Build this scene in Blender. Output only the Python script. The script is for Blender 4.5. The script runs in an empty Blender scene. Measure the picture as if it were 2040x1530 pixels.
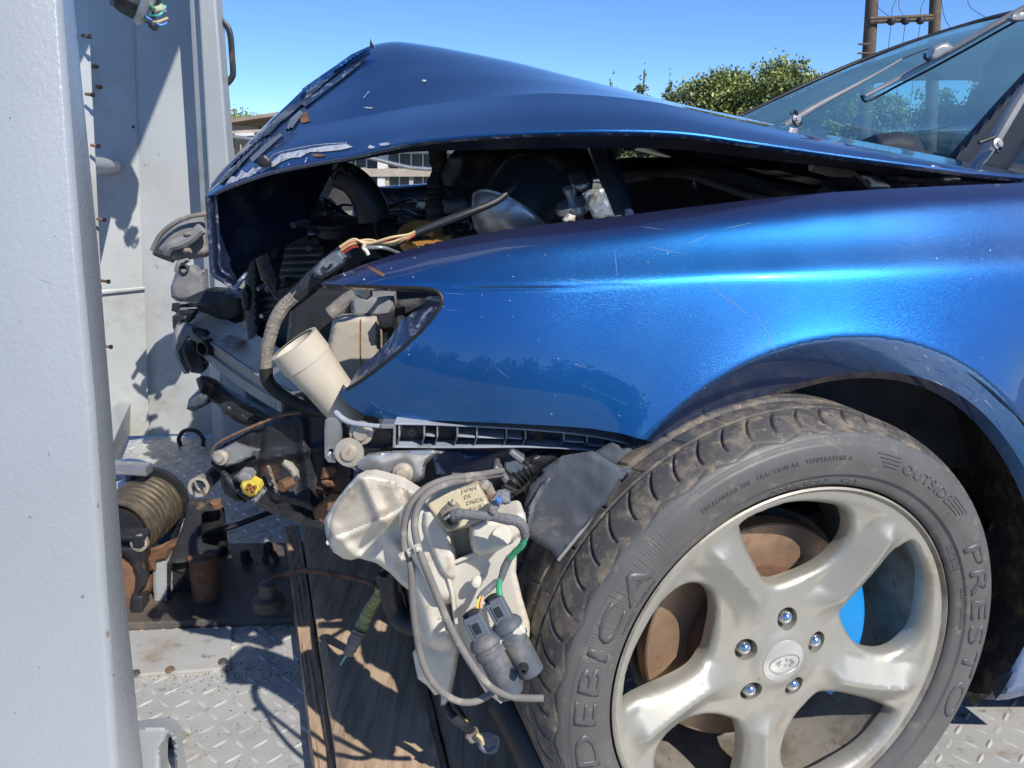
import bpy, bmesh, math, random
import numpy as np
from mathutils import Vector, Matrix, noise
from mathutils.geometry import delaunay_2d_cdt
from mathutils.bvhtree import BVHTree
random.seed(7)
R = math.radians
SC = bpy.context.scene

# ------------------------------------------------------------ camera, sky, sun
FPX, HOR, CAMZ = 1600.0, 300.0, 0.90
PITCH = math.atan((765-HOR)/FPX)
CP, SP = math.cos(PITCH), math.sin(PITCH)
cam_d = bpy.data.cameras.new('camera'); cam = bpy.data.objects.new('camera', cam_d)
SC.collection.objects.link(cam); SC.camera = cam
cam.location = (0, 0, CAMZ); cam.rotation_euler = (math.pi/2-PITCH, 0, 0)
cam_d.sensor_width = 36; cam_d.lens = 36*FPX/2040; cam_d.clip_start = .02; cam_d.clip_end = 3000
TOSUN = Vector((.43, -.58, .69)).normalized()
w = bpy.data.worlds.new('World'); SC.world = w; w.use_nodes = True
nt = w.node_tree; nt.nodes.clear()
sky = nt.nodes.new('ShaderNodeTexSky'); sky.sky_type = 'NISHITA'; sky.sun_disc = False
sky.sun_elevation = math.asin(TOSUN.z); sky.sun_rotation = math.atan2(TOSUN.x, TOSUN.y)
sky.altitude = 6000; sky.air_density = 1.5; sky.dust_density = 0.0; sky.ozone_density = 10.0
bg = nt.nodes.new('ShaderNodeBackground'); bg.inputs[1].default_value = .14
wo = nt.nodes.new('ShaderNodeOutputWorld')
nt.links.new(sky.outputs[0], bg.inputs[0]); nt.links.new(bg.outputs[0], wo.inputs[0])
sd = bpy.data.lights.new('sun', 'SUN'); sd.energy = 4.6; sd.angle = R(.53); sd.color = (1, .95, .87)
so = bpy.data.objects.new('sun', sd); SC.collection.objects.link(so)
so.rotation_euler = TOSUN.to_track_quat('Z', 'Y').to_euler()
vs = SC.view_settings; vs.view_transform = 'Standard'; vs.look = 'None'; vs.exposure = 0.25; vs.gamma = 1
vs.use_curve_mapping = False

# ------------------------------------------------------------ pixel -> world helpers
def ray(px, py):
    u = (px-1020)/FPX; v = (765-py)/FPX
    return Vector((u, CP+v*SP, -SP+v*CP))
def P(px, py, Y):
    r = ray(px, py); t = Y/r.y
    return Vector((r.x*t, Y, CAMZ+r.z*t))
def F(px, py, z=0.0):
    r = ray(px, py); t = (z-CAMZ)/r.z
    return Vector((r.x*t, r.y*t, z))

# ------------------------------------------------------------ object helpers
def props(o, label=None, cat=None, group=None, kind=None):
    if label: o['label'] = label
    if cat: o['category'] = cat
    if group: o['group'] = group
    if kind: o['kind'] = kind
    return o
LOC = {}
def thing(name, loc, label, cat, group=None):
    o = bpy.data.objects.new(name, None); SC.collection.objects.link(o)
    o.location = loc; o.empty_display_size = .1; LOC[o.name] = Vector(loc)
    return props(o, label, cat, group)
def link(name, me, mat, parent=None, kind=None):
    o = bpy.data.objects.new(name, me); SC.collection.objects.link(o)
    if mat is not None:
        for m_ in (mat if isinstance(mat, (list, tuple)) else [mat]): me.materials.append(m_)
    if parent is not None:
        o.parent = parent
        if parent.name in LOC: o.matrix_parent_inverse = Matrix.Translation(-LOC[parent.name])
    if kind: o['kind'] = kind
    return o
def mk(name, V, Fc, mat, parent=None, smooth=True, kind=None, bevel=0, angle=35):
    me = bpy.data.meshes.new(name)
    me.from_pydata([tuple(v) for v in V], [], [tuple(f) for f in Fc]); me.update()
    bm = bmesh.new(); bm.from_mesh(me)
    bmesh.ops.recalc_face_normals(bm, faces=bm.faces[:]) if len(bm.faces) < 60000 else None
    bm.to_mesh(me); bm.free()
    if smooth:
        me.polygons.foreach_set('use_smooth', [True]*len(me.polygons))
        me.set_sharp_from_angle(angle=R(angle))
    o = link(name, me, mat, parent, kind)
    if bevel:
        b = o.modifiers.new('bevel', 'BEVEL'); b.width = bevel; b.segments = 2; b.limit_method = 'ANGLE'; b.angle_limit = R(40)
        b.harden_normals = False
    return o
def catmull(pts, n):
    pts = [Vector(p) for p in pts]; m = len(pts)
    if m == 2: return [pts[0].lerp(pts[1], i/n) for i in range(n+1)]
    # chord-length parameter so unequal spacing stays smooth
    d = [0]
    for a, b in zip(pts, pts[1:]): d.append(d[-1]+max((b-a).length, 1e-6))
    out = []
    for i in range(n+1):
        s = d[-1]*i/n; k = min(max(np.searchsorted(d, s)-1, 0), m-2); t = (s-d[k])/(d[k+1]-d[k])
        p1, p2 = pts[k], pts[k+1]; L = d[k+1]-d[k]
        m1 = (pts[k+1]-pts[k-1])/(d[k+1]-d[k-1])*L if k > 0 else (p2-p1)
        m2 = (pts[k+2]-pts[k])/(d[k+2]-d[k])*L if k < m-2 else (p2-p1)
        t2, t3 = t*t, t*t*t
        out.append(p1*(2*t3-3*t2+1)+m1*(t3-2*t2+t)+p2*(-2*t3+3*t2)+m2*(t3-t2))
    return out
def tube(name, pts, r, mat, parent, n=None, sides=10, smooth=True, flat=1.0, curve=True, kind=None, wob=0):
    n = n or max(8, len(pts)*6)
    C = catmull(pts, n) if curve else [Vector(p) for p in pts]
    rr = r if isinstance(r, (list, tuple)) else [r]
    V = []; Fc = []; T0 = None; nrm = None
    for i, c in enumerate(C):
        t = (C[min(i+1, len(C)-1)]-C[max(i-1, 0)]).normalized()
        if nrm is None:
            nrm = t.cross(Vector((0, 0, 1)))
            if nrm.length < .1: nrm = t.cross(Vector((1, 0, 0)))
            nrm.normalize()
        nrm = (nrm-t*nrm.dot(t)).normalized(); b = t.cross(nrm)
        f = i/max(len(C)-1, 1)*(len(rr)-1); k = min(int(f), len(rr)-2) if len(rr) > 1 else 0
        rad = rr[0] if len(rr) == 1 else rr[k]*(1-(f-k))+rr[k+1]*(f-k)
        if wob: rad *= 1+wob*noise.noise(Vector((i*.9, len(C)*.3, c.x*40)))
        for j in range(sides):
            a = 2*math.pi*j/sides
            V.append(c+nrm*math.cos(a)*rad+b*math.sin(a)*rad*flat)
    for i in range(len(C)-1):
        for j in range(sides):
            Fc.append((i*sides+j, i*sides+(j+1) % sides, (i+1)*sides+(j+1) % sides, (i+1)*sides+j))
    Fc.append(tuple(range(sides))[::-1]); Fc.append(tuple(range((len(C)-1)*sides, len(C)*sides)))
    return mk(name, V, Fc, mat, parent, smooth, kind)
def frame_of(axis, up=(0, 0, 1)):
    n = Vector(axis).normalized(); a = Vector(up).cross(n)
    if a.length < .05: a = Vector((1, 0, 0)).cross(n)
    a.normalize(); b = n.cross(a); return n, a, b
def lathe(name, origin, axis, prof, mat, parent, n=48, caps=True, kind=None, angle=35, hexn=None):
    nn, a, b = frame_of(axis); o = Vector(origin); V = []; Fc = []
    n = hexn or n
    for (h, r) in prof:
        for j in range(n):
            t = 2*math.pi*j/n; V.append(o+nn*h+(a*math.cos(t)+b*math.sin(t))*max(r, 1e-5))
    for i in range(len(prof)-1):
        for j in range(n): Fc.append((i*n+j, i*n+(j+1) % n, (i+1)*n+(j+1) % n, (i+1)*n+j))
    if caps: Fc.append(tuple(range(n))[::-1]); Fc.append(tuple(range((len(prof)-1)*n, len(prof)*n)))
    return mk(name, V, Fc, mat, parent, hexn is None, kind, angle=angle)
def hexa(name, q, mat, parent, bevel=.002, kind=None):
    """8 corners: 4 of one face in order, 4 of the opposite"""
    return mk(name, q, [(0, 1, 2, 3), (7, 6, 5, 4), (0, 4, 5, 1), (1, 5, 6, 2), (2, 6, 7, 3), (3, 7, 4, 0)], mat, parent, False, kind, bevel)
def box(name, c, s, mat, parent, rot=(0, 0, 0), bevel=.002, kind=None):
    from mathutils import Euler
    M_ = Euler(rot).to_matrix(); c = Vector(c); q = []
    for z in (-1, 1):
        for x, y in ((-1, -1), (1, -1), (1, 1), (-1, 1)):
            q.append(c+M_ @ Vector((x*s[0]/2, y*s[1]/2, z*s[2]/2)))
    return hexa(name, q, mat, parent, bevel, kind)
def plate(name, outl, Y, th, mat, parent, bevel=.001, smooth_out=0):
    """outline in picture terms on the plane Y (or one Y per corner), extruded th metres away"""
    pts = [Vector((a[0], a[1], (a[2] if len(a) > 2 else Y))) for a in outl]
    if smooth_out: pts = catmull(pts+[pts[0]], smooth_out)[:-1]
    A = [P(*p) for p in pts]; n = len(A)
    V = A+[a+Vector((0, th, 0)) for a in A]
    Fc = [tuple(range(n)), tuple(range(n, 2*n))[::-1]]+[(i, (i+1) % n, n+(i+1) % n, n+i) for i in range(n)]
    o = mk(name, V, Fc, mat, parent, False, None, bevel)
    return o
def resamp(outl, step, closed=True):
    out = []; m = len(outl)
    for i in range(m if closed else m-1):
        a = np.array(outl[i][:2], float); b = np.array(outl[(i+1) % m][:2], float)
        k = max(1, int(round(np.hypot(*(b-a))/step)))
        for j in range(k): out.append(a+(b-a)*j/k)
    return np.array(out)
def smooth_loop(outl, n, sharp=()):
    return [(p.x, p.y) for p in catmull([Vector((a[0], a[1], 0)) for a in outl]+[Vector((outl[0][0], outl[0][1], 0))], n)[:-1]]
def pip(pts, poly):
    x, y = pts[:, 0], pts[:, 1]; ins = np.zeros(len(pts), bool); n = len(poly)
    for i in range(n):
        x1, y1 = poly[i]; x2, y2 = poly[(i+1) % n]
        c = ((y1 > y) != (y2 > y))
        with np.errstate(divide='ignore', invalid='ignore'):
            xi = (x2-x1)*(y-y1)/(y2-y1)+x1
        ins ^= c & (x < xi)
    return ins
def dseg(pts, poly):
    d = np.full(len(pts), 1e9); n = len(poly)
    for i in range(n):
        a = poly[i]; b = poly[(i+1) % n]; ab = b-a; L = ab@ab+1e-12
        t = np.clip(((pts-a)@ab)/L, 0, 1); d = np.minimum(d, np.hypot(*(pts-a-t[:, None]*ab).T))
    return d
def region(outer, holes, step):
    """2D points, triangles, boundary loops (index lists) and distance to the boundary"""
    loops = [resamp(outer, step*.8)]+[resamp(h, step*.8) for h in holes]
    al = np.concatenate(loops); mn, mx = al.min(0), al.max(0)
    gy = np.arange(mn[1], mx[1], step*.866); G = []
    for k, y in enumerate(gy):
        xs = np.arange(mn[0]+(k % 2)*step/2, mx[0], step); G.append(np.stack([xs, np.full(len(xs), y)], 1))
    G = np.concatenate(G); m = pip(G, loops[0])
    for h in loops[1:]: m &= ~pip(G, h)
    G = G[m]; dd = np.full(len(G), 1e9)
    for l in loops: dd = np.minimum(dd, dseg(G, l))
    k = dd > step*.45; G = G[k]; dd = dd[k]
    pts = np.concatenate([al, G]); dist = np.concatenate([np.zeros(len(al)), dd])
    E = []; off = 0; L = []
    for l in loops:
        n = len(l); E += [(off+i, off+(i+1) % n) for i in range(n)]; L.append(list(range(off, off+n))); off += n
    vo, eo, fo, ov, oe, of_ = delaunay_2d_cdt([Vector(p) for p in pts], E, [], 0, 1e-7)
    T = np.array([f for f in fo if len(f) == 3])
    vo = np.array([tuple(v) for v in vo])
    cen = vo[T].mean(1); m = pip(cen, loops[0])
    for h in loops[1:]: m &= ~pip(cen, h)
    T = T[m]
    mp = {}
    for i, o_ in enumerate(ov):
        for q in o_: mp[q] = i
    L = [[mp[i] for i in l if i in mp] for l in L]
    dn = np.zeros(len(vo))
    for q, i in mp.items(): dn[i] = dist[q]
    return vo, T, L, dn
def skin(name, A, T, L, back, mat, parent, normals=None, angle=40, kind=None):
    """front skin A (list of Vector), back: function index->Vector, or None; closes the edges"""
    V = list(A); Fc = [tuple(t) for t in T]
    if back is not None:
        n = len(V); V += [back(i) for i in range(n)]
        Fc += [(t[2]+n, t[1]+n, t[0]+n) for t in T]
        for l in L:
            Fc += [(l[i], l[(i+1) % len(l)], l[(i+1) % len(l)]+n, l[i]+n) for i in range(len(l))]
    return mk(name, V, Fc, mat, parent, True, kind, angle=angle)
def puff(name, outl, Y, h, Rr, depth, mat, parent, step=None, ext=None, rough=0, seed=0, smooth=0, holes=(), angle=45):
    """moulded body: outline in picture terms, front face bulging h metres toward the near side with edge radius Rr (px)"""
    if smooth: outl = smooth_loop(outl, smooth)
    xs = [a[0] for a in outl]; ys = [a[1] for a in outl]
    step = step or max(3.0, min(max(xs)-min(xs), max(ys)-min(ys))/14)
    vo, T, L, dn = region([a[:2] for a in outl], holes, step)
    A = []
    for (x, y), d in zip(vo, dn):
        q = min(d/Rr, 1.0); b = h*math.sqrt(max(0, 1-(1-q)**2))
        Yv = (Y(x, y) if callable(Y) else Y)
        if ext: b += ext(x, y)*min(1, d/6)
        if rough: b += rough*.28*noise.fractal(Vector((x*.016+seed, y*.016, seed)), 1, 2, 2)*min(1, d/6)
        A.append(P(x, y, Yv-b))
    A0 = [P(x, y, (Y(x, y) if callable(Y) else Y)) for x, y in vo]; cc = sum(A0, Vector())/len(A0)
    bb = lambda i: cc+(A0[i]-cc)*.88+Vector((0, depth*.55, 0))
    return skin(name, A, T, L, bb, mat, parent, angle=angle)
def loft(name, curves, mat, parent, nu=60, nv=6, vsmooth=True, thick=0, kind=None, angle=40, linear_v=False):
    """curves: lists of (px,py,Y); u along each, v across"""
    rows = [catmull([P(*p) if len(p) == 3 and not isinstance(p, Vector) else p for p in c], nu) for c in curves]
    G = []
    if linear_v or len(rows) < 3:
        for a, b in zip(rows, rows[1:]):
            for j in range(nv): G.append([p.lerp(q, j/nv) for p, q in zip(a, b)])
        G.append(rows[-1])
    else:
        n = nv*(len(rows)-1)
        cols = [catmull([r_[i] for r_ in rows], n) for i in range(nu+1)]
        G = [[cols[i][j] for i in range(nu+1)] for j in range(n+1)]
    V = [p for r_ in G for p in r_]; m = nu+1
    Fc = [(j*m+i, j*m+i+1, (j+1)*m+i+1, (j+1)*m+i) for j in range(len(G)-1) for i in range(nu)]
    o = mk(name, V, Fc, mat, parent, True, kind, angle=angle)
    if thick:
        s = o.modifiers.new('solid', 'SOLIDIFY'); s.thickness = thick; s.offset = 0
    return o
def bvh_of(o):
    me = o.data; return BVHTree.FromPolygons([v.co[:] for v in me.vertices], [p.vertices[:] for p in me.polygons])
def decal(name, bvh, outls, off, mat, parent, step=4, kind=None):
    V = []; Fc = []
    for ol in outls:
        vo, T, L, dn = region(ol, [], step)
        idx = {}
        for i, (x, y) in enumerate(vo):
            r_ = ray(x, y); hit = bvh.ray_cast(Vector((0, 0, CAMZ)), r_.normalized())
            if hit[0] is None: continue
            nn = hit[1]
            if nn.dot(r_) > 0: nn = -nn
            idx[i] = len(V); V.append(hit[0]+nn*off)
        Fc += [tuple(idx[k] for k in t) for t in T if all(k in idx for k in t)]
    return mk(name, V, Fc, mat, parent, True, kind)

# ------------------------------------------------------------ materials
def M(name, col, rough=.5, metal=0, var=.12, vs_=8, bump=.15, bs=60, dist=.002, dirt=None, coat=0, coatr=.03, spec=.5, col2=None, flake=0, trans=0, sheen=0):
    m = bpy.data.materials.new(name); m.use_nodes = True; t = m.node_tree; N = t.nodes; Lk = t.links
    b = N['Principled BSDF']; b.inputs['Roughness'].default_value = rough; b.inputs['Metallic'].default_value = metal
    b.inputs['Coat Weight'].default_value = coat; b.inputs['Coat Roughness'].default_value = coatr
    b.inputs['Specular IOR Level'].default_value = spec
    tc = N.new('ShaderNodeTexCoord')
    def nz(scale, det=5, r_=.6):
        n = N.new('ShaderNodeTexNoise'); n.inputs['Scale'].default_value = scale; n.inputs['Detail'].default_value = det
        n.inputs['Roughness'].default_value = r_; Lk.new(tc.outputs['Object'], n.inputs['Vector']); return n
    def ramp(src, a, bb):
        r_ = N.new('ShaderNodeMapRange'); r_.inputs[1].default_value = a; r_.inputs[2].default_value = bb; Lk.new(src, r_.inputs[0]); return r_.outputs[0]
    def mix(fac, A, B):
        x = N.new('ShaderNodeMix'); x.data_type = 'RGBA'
        if isinstance(fac, float): x.inputs[0].default_value = fac
        else: Lk.new(fac, x.inputs[0])
        for s, v in ((6, A), (7, B)):
            if isinstance(v, tuple): x.inputs[s].default_value = (*v, 1)
            else: Lk.new(v, x.inputs[s])
        return x.outputs[2]
    lo = tuple(max(0, c*(1-var)) for c in col); hi = col2 or tuple(min(1, c*(1+var)) for c in col)
    n1 = nz(vs_)
    c = mix(ramp(n1.outputs[0], .3, .7), lo, hi)
    rsrc = None
    if dirt:
        for dcol, amt, dsc in (dirt if isinstance(dirt[0][0], tuple) else [dirt]):
            nd = nz(dsc, 9, .68); f = ramp(nd.outputs[0], .62-amt*.35, .72-amt*.2)
            c = mix(f, c, dcol); rsrc = f
    Lk.new(c, b.inputs['Base Color'])
    rn = nz(vs_*3, 4); rr = N.new('ShaderNodeMapRange'); rr.inputs[3].default_value = max(0.02, rough-.08); rr.inputs[4].default_value = min(1, rough+.1)
    Lk.new(rn.outputs[0], rr.inputs[0]); 
    if rsrc is not None and metal+coat > 0:
        mm = N.new('ShaderNodeMath'); mm.operation = 'MULTIPLY_ADD'; Lk.new(rsrc, mm.inputs[0]); mm.inputs[1].default_value = .4; Lk.new(rr.outputs[0], mm.inputs[2]); Lk.new(mm.outputs[0], b.inputs['Roughness'])
        m2 = N.new('ShaderNodeMapRange'); m2.inputs[3].default_value = metal; m2.inputs[4].default_value = metal*.15; Lk.new(rsrc, m2.inputs[0]); Lk.new(m2.outputs[0], b.inputs['Metallic'])
    else: Lk.new(rr.outputs[0], b.inputs['Roughness'])
    if bump:
        nb = nz(bs, 6, .65); bp = N.new('ShaderNodeBump'); bp.inputs['Strength'].default_value = bump; bp.inputs['Distance'].default_value = dist
        Lk.new(nb.outputs[0], bp.inputs['Height']); Lk.new(bp.outputs[0], b.inputs['Normal'])
    if sheen: b.inputs['Sheen Weight'].default_value = sheen
    return m
def paint_mat(name, azure, flop, rough=.36, orange=.02):
    """two-tone flake paint: azure where it faces you, violet navy where it turns away"""
    m = M(name, azure, rough, .88, .03, 3, 0, coat=1.0, coatr=.02)
    t = m.node_tree; N = t.nodes; Lk = t.links; b = N['Principled BSDF']; b.inputs['Coat IOR'].default_value = 1.6
    tc = [n for n in N if n.type == 'TEX_COORD'][0]
    lw = N.new('ShaderNodeLayerWeight'); lw.inputs[0].default_value = .5
    mr = N.new('ShaderNodeMapRange'); mr.interpolation_type = 'SMOOTHSTEP'; mr.inputs[1].default_value = .15; mr.inputs[2].default_value = .72; Lk.new(lw.outputs['Facing'], mr.inputs[0])
    old = b.inputs['Base Color'].links[0].from_socket
    fx = N.new('ShaderNodeMix'); fx.data_type = 'RGBA'; Lk.new(mr.outputs[0], fx.inputs[0]); Lk.new(old, fx.inputs[6]); fx.inputs[7].default_value = (*flop, 1)
    v = N.new('ShaderNodeTexVoronoi'); v.inputs['Scale'].default_value = 900; Lk.new(tc.outputs['Object'], v.inputs['Vector'])
    bp = N.new('ShaderNodeBump'); bp.inputs['Strength'].default_value = .25; bp.inputs['Distance'].default_value = .0004
    Lk.new(v.outputs['Color'], bp.inputs['Height']); Lk.new(bp.outputs[0], b.inputs['Normal'])
    n2 = N.new('ShaderNodeTexNoise'); n2.inputs['Scale'].default_value = 14; n2.inputs['Detail'].default_value = 2; Lk.new(tc.outputs['Object'], n2.inputs['Vector'])
    b2 = N.new('ShaderNodeBump'); b2.inputs['Strength'].default_value = orange; b2.inputs['Distance'].default_value = .01
    Lk.new(n2.outputs[0], b2.inputs['Height']); Lk.new(b2.outputs[0], b.inputs['Coat Normal'])
    v2 = N.new('ShaderNodeTexVoronoi'); v2.inputs['Scale'].default_value = 60; Lk.new(tc.outputs['Object'], v2.inputs['Vector'])
    r_ = N.new('ShaderNodeMapRange'); r_.inputs[1].default_value = .03; r_.inputs[2].default_value = .05; r_.inputs[3].default_value = .35; r_.inputs[4].default_value = 0
    Lk.new(v2.outputs['Distance'], r_.inputs[0])
    # a film of dust, thicker in patches
    nd = N.new('ShaderNodeTexNoise'); nd.inputs['Scale'].default_value = 5; nd.inputs['Detail'].default_value = 7; Lk.new(tc.outputs['Object'], nd.inputs['Vector'])
    rd = N.new('ShaderNodeMapRange'); rd.inputs[1].default_value = .4; rd.inputs[2].default_value = .8; rd.inputs[3].default_value = .0; rd.inputs[4].default_value = .10; Lk.new(nd.outputs[0], rd.inputs[0])
    mx = N.new('ShaderNodeMath'); mx.operation = 'MAXIMUM'; Lk.new(r_.outputs[0], mx.inputs[0]); Lk.new(rd.outputs[0], mx.inputs[1])
    x = N.new('ShaderNodeMix'); x.data_type = 'RGBA'; Lk.new(mx.outputs[0], x.inputs[0]); Lk.new(fx.outputs[2], x.inputs[6]); x.inputs[7].default_value = (.30, .34, .42, 1)
    Lk.new(x.outputs[2], b.inputs['Base Color'])
    return m
def wood_mat(name, c1, c2):
    m = M(name, c1, .85, 0, .2, 6, 0)
    t = m.node_tree; N = t.nodes; Lk = t.links; b = N['Principled BSDF']
    tc = [n for n in N if n.type == 'TEX_COORD'][0]
    mp = N.new('ShaderNodeMapping'); mp.inputs['Rotation'].default_value = (0, 0, R(-19)); mp.inputs['Scale'].default_value = (34, 2.2, 30)
    mp.vector_type = 'POINT'; Lk.new(tc.outputs['Object'], mp.inputs['Vector'])
    n = N.new('ShaderNodeTexNoise'); n.inputs['Scale'].default_value = 2.2; n.inputs['Detail'].default_value = 9; n.inputs['Roughness'].default_value = .7; n.inputs['Distortion'].default_value = .6
    Lk.new(mp.outputs[0], n.inputs['Vector'])
    r_ = N.new('ShaderNodeValToRGB'); e = r_.color_ramp.elements; e[0].position = .33; e[0].color = (*[x*.55 for x in c2], 1); e[1].position = .7; e[1].color = (*c1, 1)
    e2 = e.new(.48); e2.color = (*c2, 1); Lk.new(n.outputs[0], r_.inputs[0]); Lk.new(r_.outputs[0], b.inputs['Base Color'])
    bp = N.new('ShaderNodeBump'); bp.inputs['Strength'].default_value = .7; bp.inputs['Distance'].default_value = .003; Lk.new(n.outputs[0], bp.inputs['Height']); Lk.new(bp.outputs[0], b.inputs['Normal'])
    return m
DUST = (.30, .23, .16)
m_paint = paint_mat('metallic_blue_paint', (.013, .15, .43), (.085, .09, .22), .35)
m_hoodpaint = paint_mat('metallic_blue_bonnet_paint', (.025, .20, .50), (.05, .14, .34), .33, .02)
m_under = M('navy_underside', (.012, .02, .05), .35, .2, .3, 10, .2, 90, coat=.5, coatr=.2, dirt=((.05, .05, .055), .25, 12))
m_lip = M('navy_edge', (.03, .05, .11), .35, .4, .3, 20, .2, 120, coat=.6, dirt=((.35, .35, .38), .25, 60))
m_trucklight = M('silver_hammered_paint', (.36, .385, .41), .40, .15, .06, 2.5, .32, 150, .003, coat=.2, coatr=.2, dirt=((.25, .24, .22), -.12, 30))
m_truckgrey = M('grey_truck_paint', (.38, .40, .41), .42, .1, .1, 2.5, .25, 110, .002, dirt=((.25, .2, .13), .06, 7))
m_panel = M('worn_grey_sheet', (.46, .475, .47), .42, .1, .12, 2.2, .22, 90, .002, dirt=(((.34, .335, .29), .22, 3.5), ((.22, .13, .06), -.08, 30)))
m_lozenge = M('worn_raised_steel', (.60, .60, .58), .34, .3, .12, 40, .15, 200, .001, dirt=((.34, .28, .21), .15, 60))
m_deck = M('worn_deck_plate', (.46, .455, .43), .42, .2, .14, 5, .35, 150, .002, dirt=(((.34, .28, .21), .22, 8), ((.13, .115, .10), .10, 34)))
m_deckdark = M('oily_steel', (.13, .115, .10), .5, .35, .3, 7, .4, 90, .003, dirt=((.22, .12, .06), .2, 14))
m_blacksteel = M('black_steel', (.035, .036, .04), .45, .3, .3, 18, .35, 160, .002, dirt=((.16, .10, .06), .12, 16))
m_rust = M('rusty_steel', (.20, .105, .06), .75, .2, .35, 30, .6, 180, .003, dirt=((.12, .06, .035), .3, 26))
m_cable = M('steel_rope', (.15, .125, .09), .45, .6, .3, 40, .4, 200, .001, dirt=((.12, .09, .06), .25, 30))
m_tyre = M('dusty_tyre_rubber', (.075, .072, .068), .62, 0, .2, 18, .3, 240, .001, dirt=(((.20, .165, .125), .40, 34), ((.27, .215, .15), .18, 70)), spec=.4)
m_sidewall = M('tyre_sidewall_rubber', (.105, .102, .097), .5, 0, .15, 20, .2, 300, .0006, dirt=((.19, .165, .135), .14, 45), spec=.45)
m_letter = M('raised_tyre_letter', (.085, .085, .085), .42, 0, .1, 20, .1, 300, .0005)
m_black = M('black_plastic', (.022, .024, .028), .42, 0, .3, 20, .25, 150, .001, dirt=((.13, .12, .11), .1, 14))
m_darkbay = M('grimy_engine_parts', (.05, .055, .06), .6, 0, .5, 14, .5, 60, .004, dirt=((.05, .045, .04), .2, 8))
m_bluegrey = M('blue_grey_plastic', (.10, .12, .15), .5, 0, .3, 14, .35, 90, .002, dirt=((.24, .22, .2), .15, 12))
m_greypl = M('dusty_grey_plastic', (.23, .235, .24), .6, 0, .25, 14, .35, 80, .003, dirt=((.33, .30, .25), .2, 16))
m_liner = M('torn_liner_plastic', (.075, .085, .10), .55, 0, .3, 9, .4, 70, .003, dirt=((.22, .20, .18), .24, 11))
m_well = M('wheel_well_felt', (.035, .032, .029), .95, 0, .4, 20, .8, 60, .006, dirt=(((.16, .11, .07), .3, 26), ((.10, .09, .07), .2, 9)))
m_alloy = M('silver_alloy', (.41, .39, .335), .44, .55, .06, 12, .15, 700, .0004, coat=.25, coatr=.2, dirt=(((.33, .28, .20), .06, 7), ((.16, .13, .10), -.12, 60)))
m_barrel = M('dirty_alloy_barrel', (.36, .33, .28), .5, .4, .15, 10, .2, 300, .0005, dirt=(((.17, .13, .095), .4, 7), ((.08, .06, .05), .1, 40)))
m_chrome = M('chrome_nut', (.75, .76, .78), .12, 1, .05, 20, 0)
m_cap = M('clear_cap_silver', (.60, .59, .55), .28, .5, .05, 20, .05, 400, .0003, coat=.8, coatr=.05)
m_disc = M('brake_disc_rust', (.36, .235, .15), .45, .45, .2, 30, .35, 260, .001, dirt=((.16, .08, .045), .18, 20))
m_hat = M('brake_hat_rust', (.14, .08, .05), .7, .3, .3, 30, .5, 200, .002)
m_caliper = M('blue_caliper_paint', (.0, .22, .55), .45, 0, .12, 20, .3, 120, .002, dirt=((.15, .10, .07), .0, 40))
m_white = M('aged_white_plastic', (.68, .63, .53), .4, 0, .07, 9, .12, 90, .002, dirt=((.42, .35, .25), .06, 13))
m_white.node_tree.nodes['Principled BSDF'].inputs['Subsurface Weight'].default_value = .3
m_white.node_tree.nodes['Principled BSDF'].inputs['Subsurface Scale'].default_value = .012
m_whitedusty = M('dusty_white_plastic', (.46, .41, .34), .6, 0, .15, 6, .3, 80, .003, dirt=((.24, .20, .15), .3, 10))
m_neck = M('grimy_ivory_pipe', (.52, .46, .37), .5, 0, .1, 14, .2, 90, .002, dirt=((.28, .23, .17), .16, 18))
m_beige = M('beige_plastic', (.55, .48, .33), .5, 0, .1, 14, .15, 90, .002, dirt=((.35, .26, .15), .05, 18))
m_rail = M('blue_grey_rail_plastic', (.30, .33, .37), .5, 0, .2, 14, .3, 90, .002, dirt=((.2, .2, .2), .1, 20))
m_hose = M('dusty_grey_hose', (.19, .175, .16), .8, 0, .2, 20, .4, 150, .001, dirt=((.35, .31, .26), .2, 40))
m_tape = M('grey_cloth_tape', (.17, .17, .175), .8, 0, .25, 40, .8, 160, .004, dirt=((.33, .30, .26), .15, 40))
m_tapelight = M('pale_cloth_tape', (.27, .24, .20), .85, 0, .25, 40, .9, 120, .005)
m_beam = M('dirty_aluminium_beam', (.34, .33, .31), .5, .35, .2, 7, .4, 70, .003, dirt=((.16, .10, .06), .15, 8))
m_body = M('dark_inner_body', (.03, .033, .04), .5, .3, .4, 12, .5, 60, .004, dirt=(((.22, .10, .05), .04, 7), ((.12, .11, .1), .1, 16)))
m_bodyblue = M('blue_body_sheet', (.10, .16, .30), .3, .5, .2, 14, .2, 80, .002, coat=.6, dirt=((.3, .29, .27), .12, 14))
m_zinc = M('dusty_zinc', (.5, .44, .36), .5, .6, .15, 40, .3, 150, .001, dirt=((.3, .2, .12), .15, 40))
m_wood = wood_mat('old_timber', (.54, .40, .27), (.40, .285, .185))
m_wooddark = wood_mat('dark_old_timber', (.20, .15, .10), (.12, .085, .055))
m_yellow = M('yellow_plastic', (.72, .58, .08), .45, 0, .1, 20, .1)
m_tapeyel = M('yellowed_tape', (.40, .36, .14), .7, 0, .3, 25, .8, 120, .004)
m_orange = M('ochre_cap', (.36, .17, .04), .5, 0, .2, 20, .2)
m_red = M('red_wire', (.45, .05, .05), .5, 0, .1, 20, 0)
m_green = M('green_wire', (.04, .30, .14), .5, 0, .1, 20, 0)
m_tan = M('tan_wire', (.55, .42, .22), .5, 0, .1, 20, 0)
m_teal = M('teal_wire', (.1, .5, .45), .5, 0, .1, 20, 0)
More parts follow.
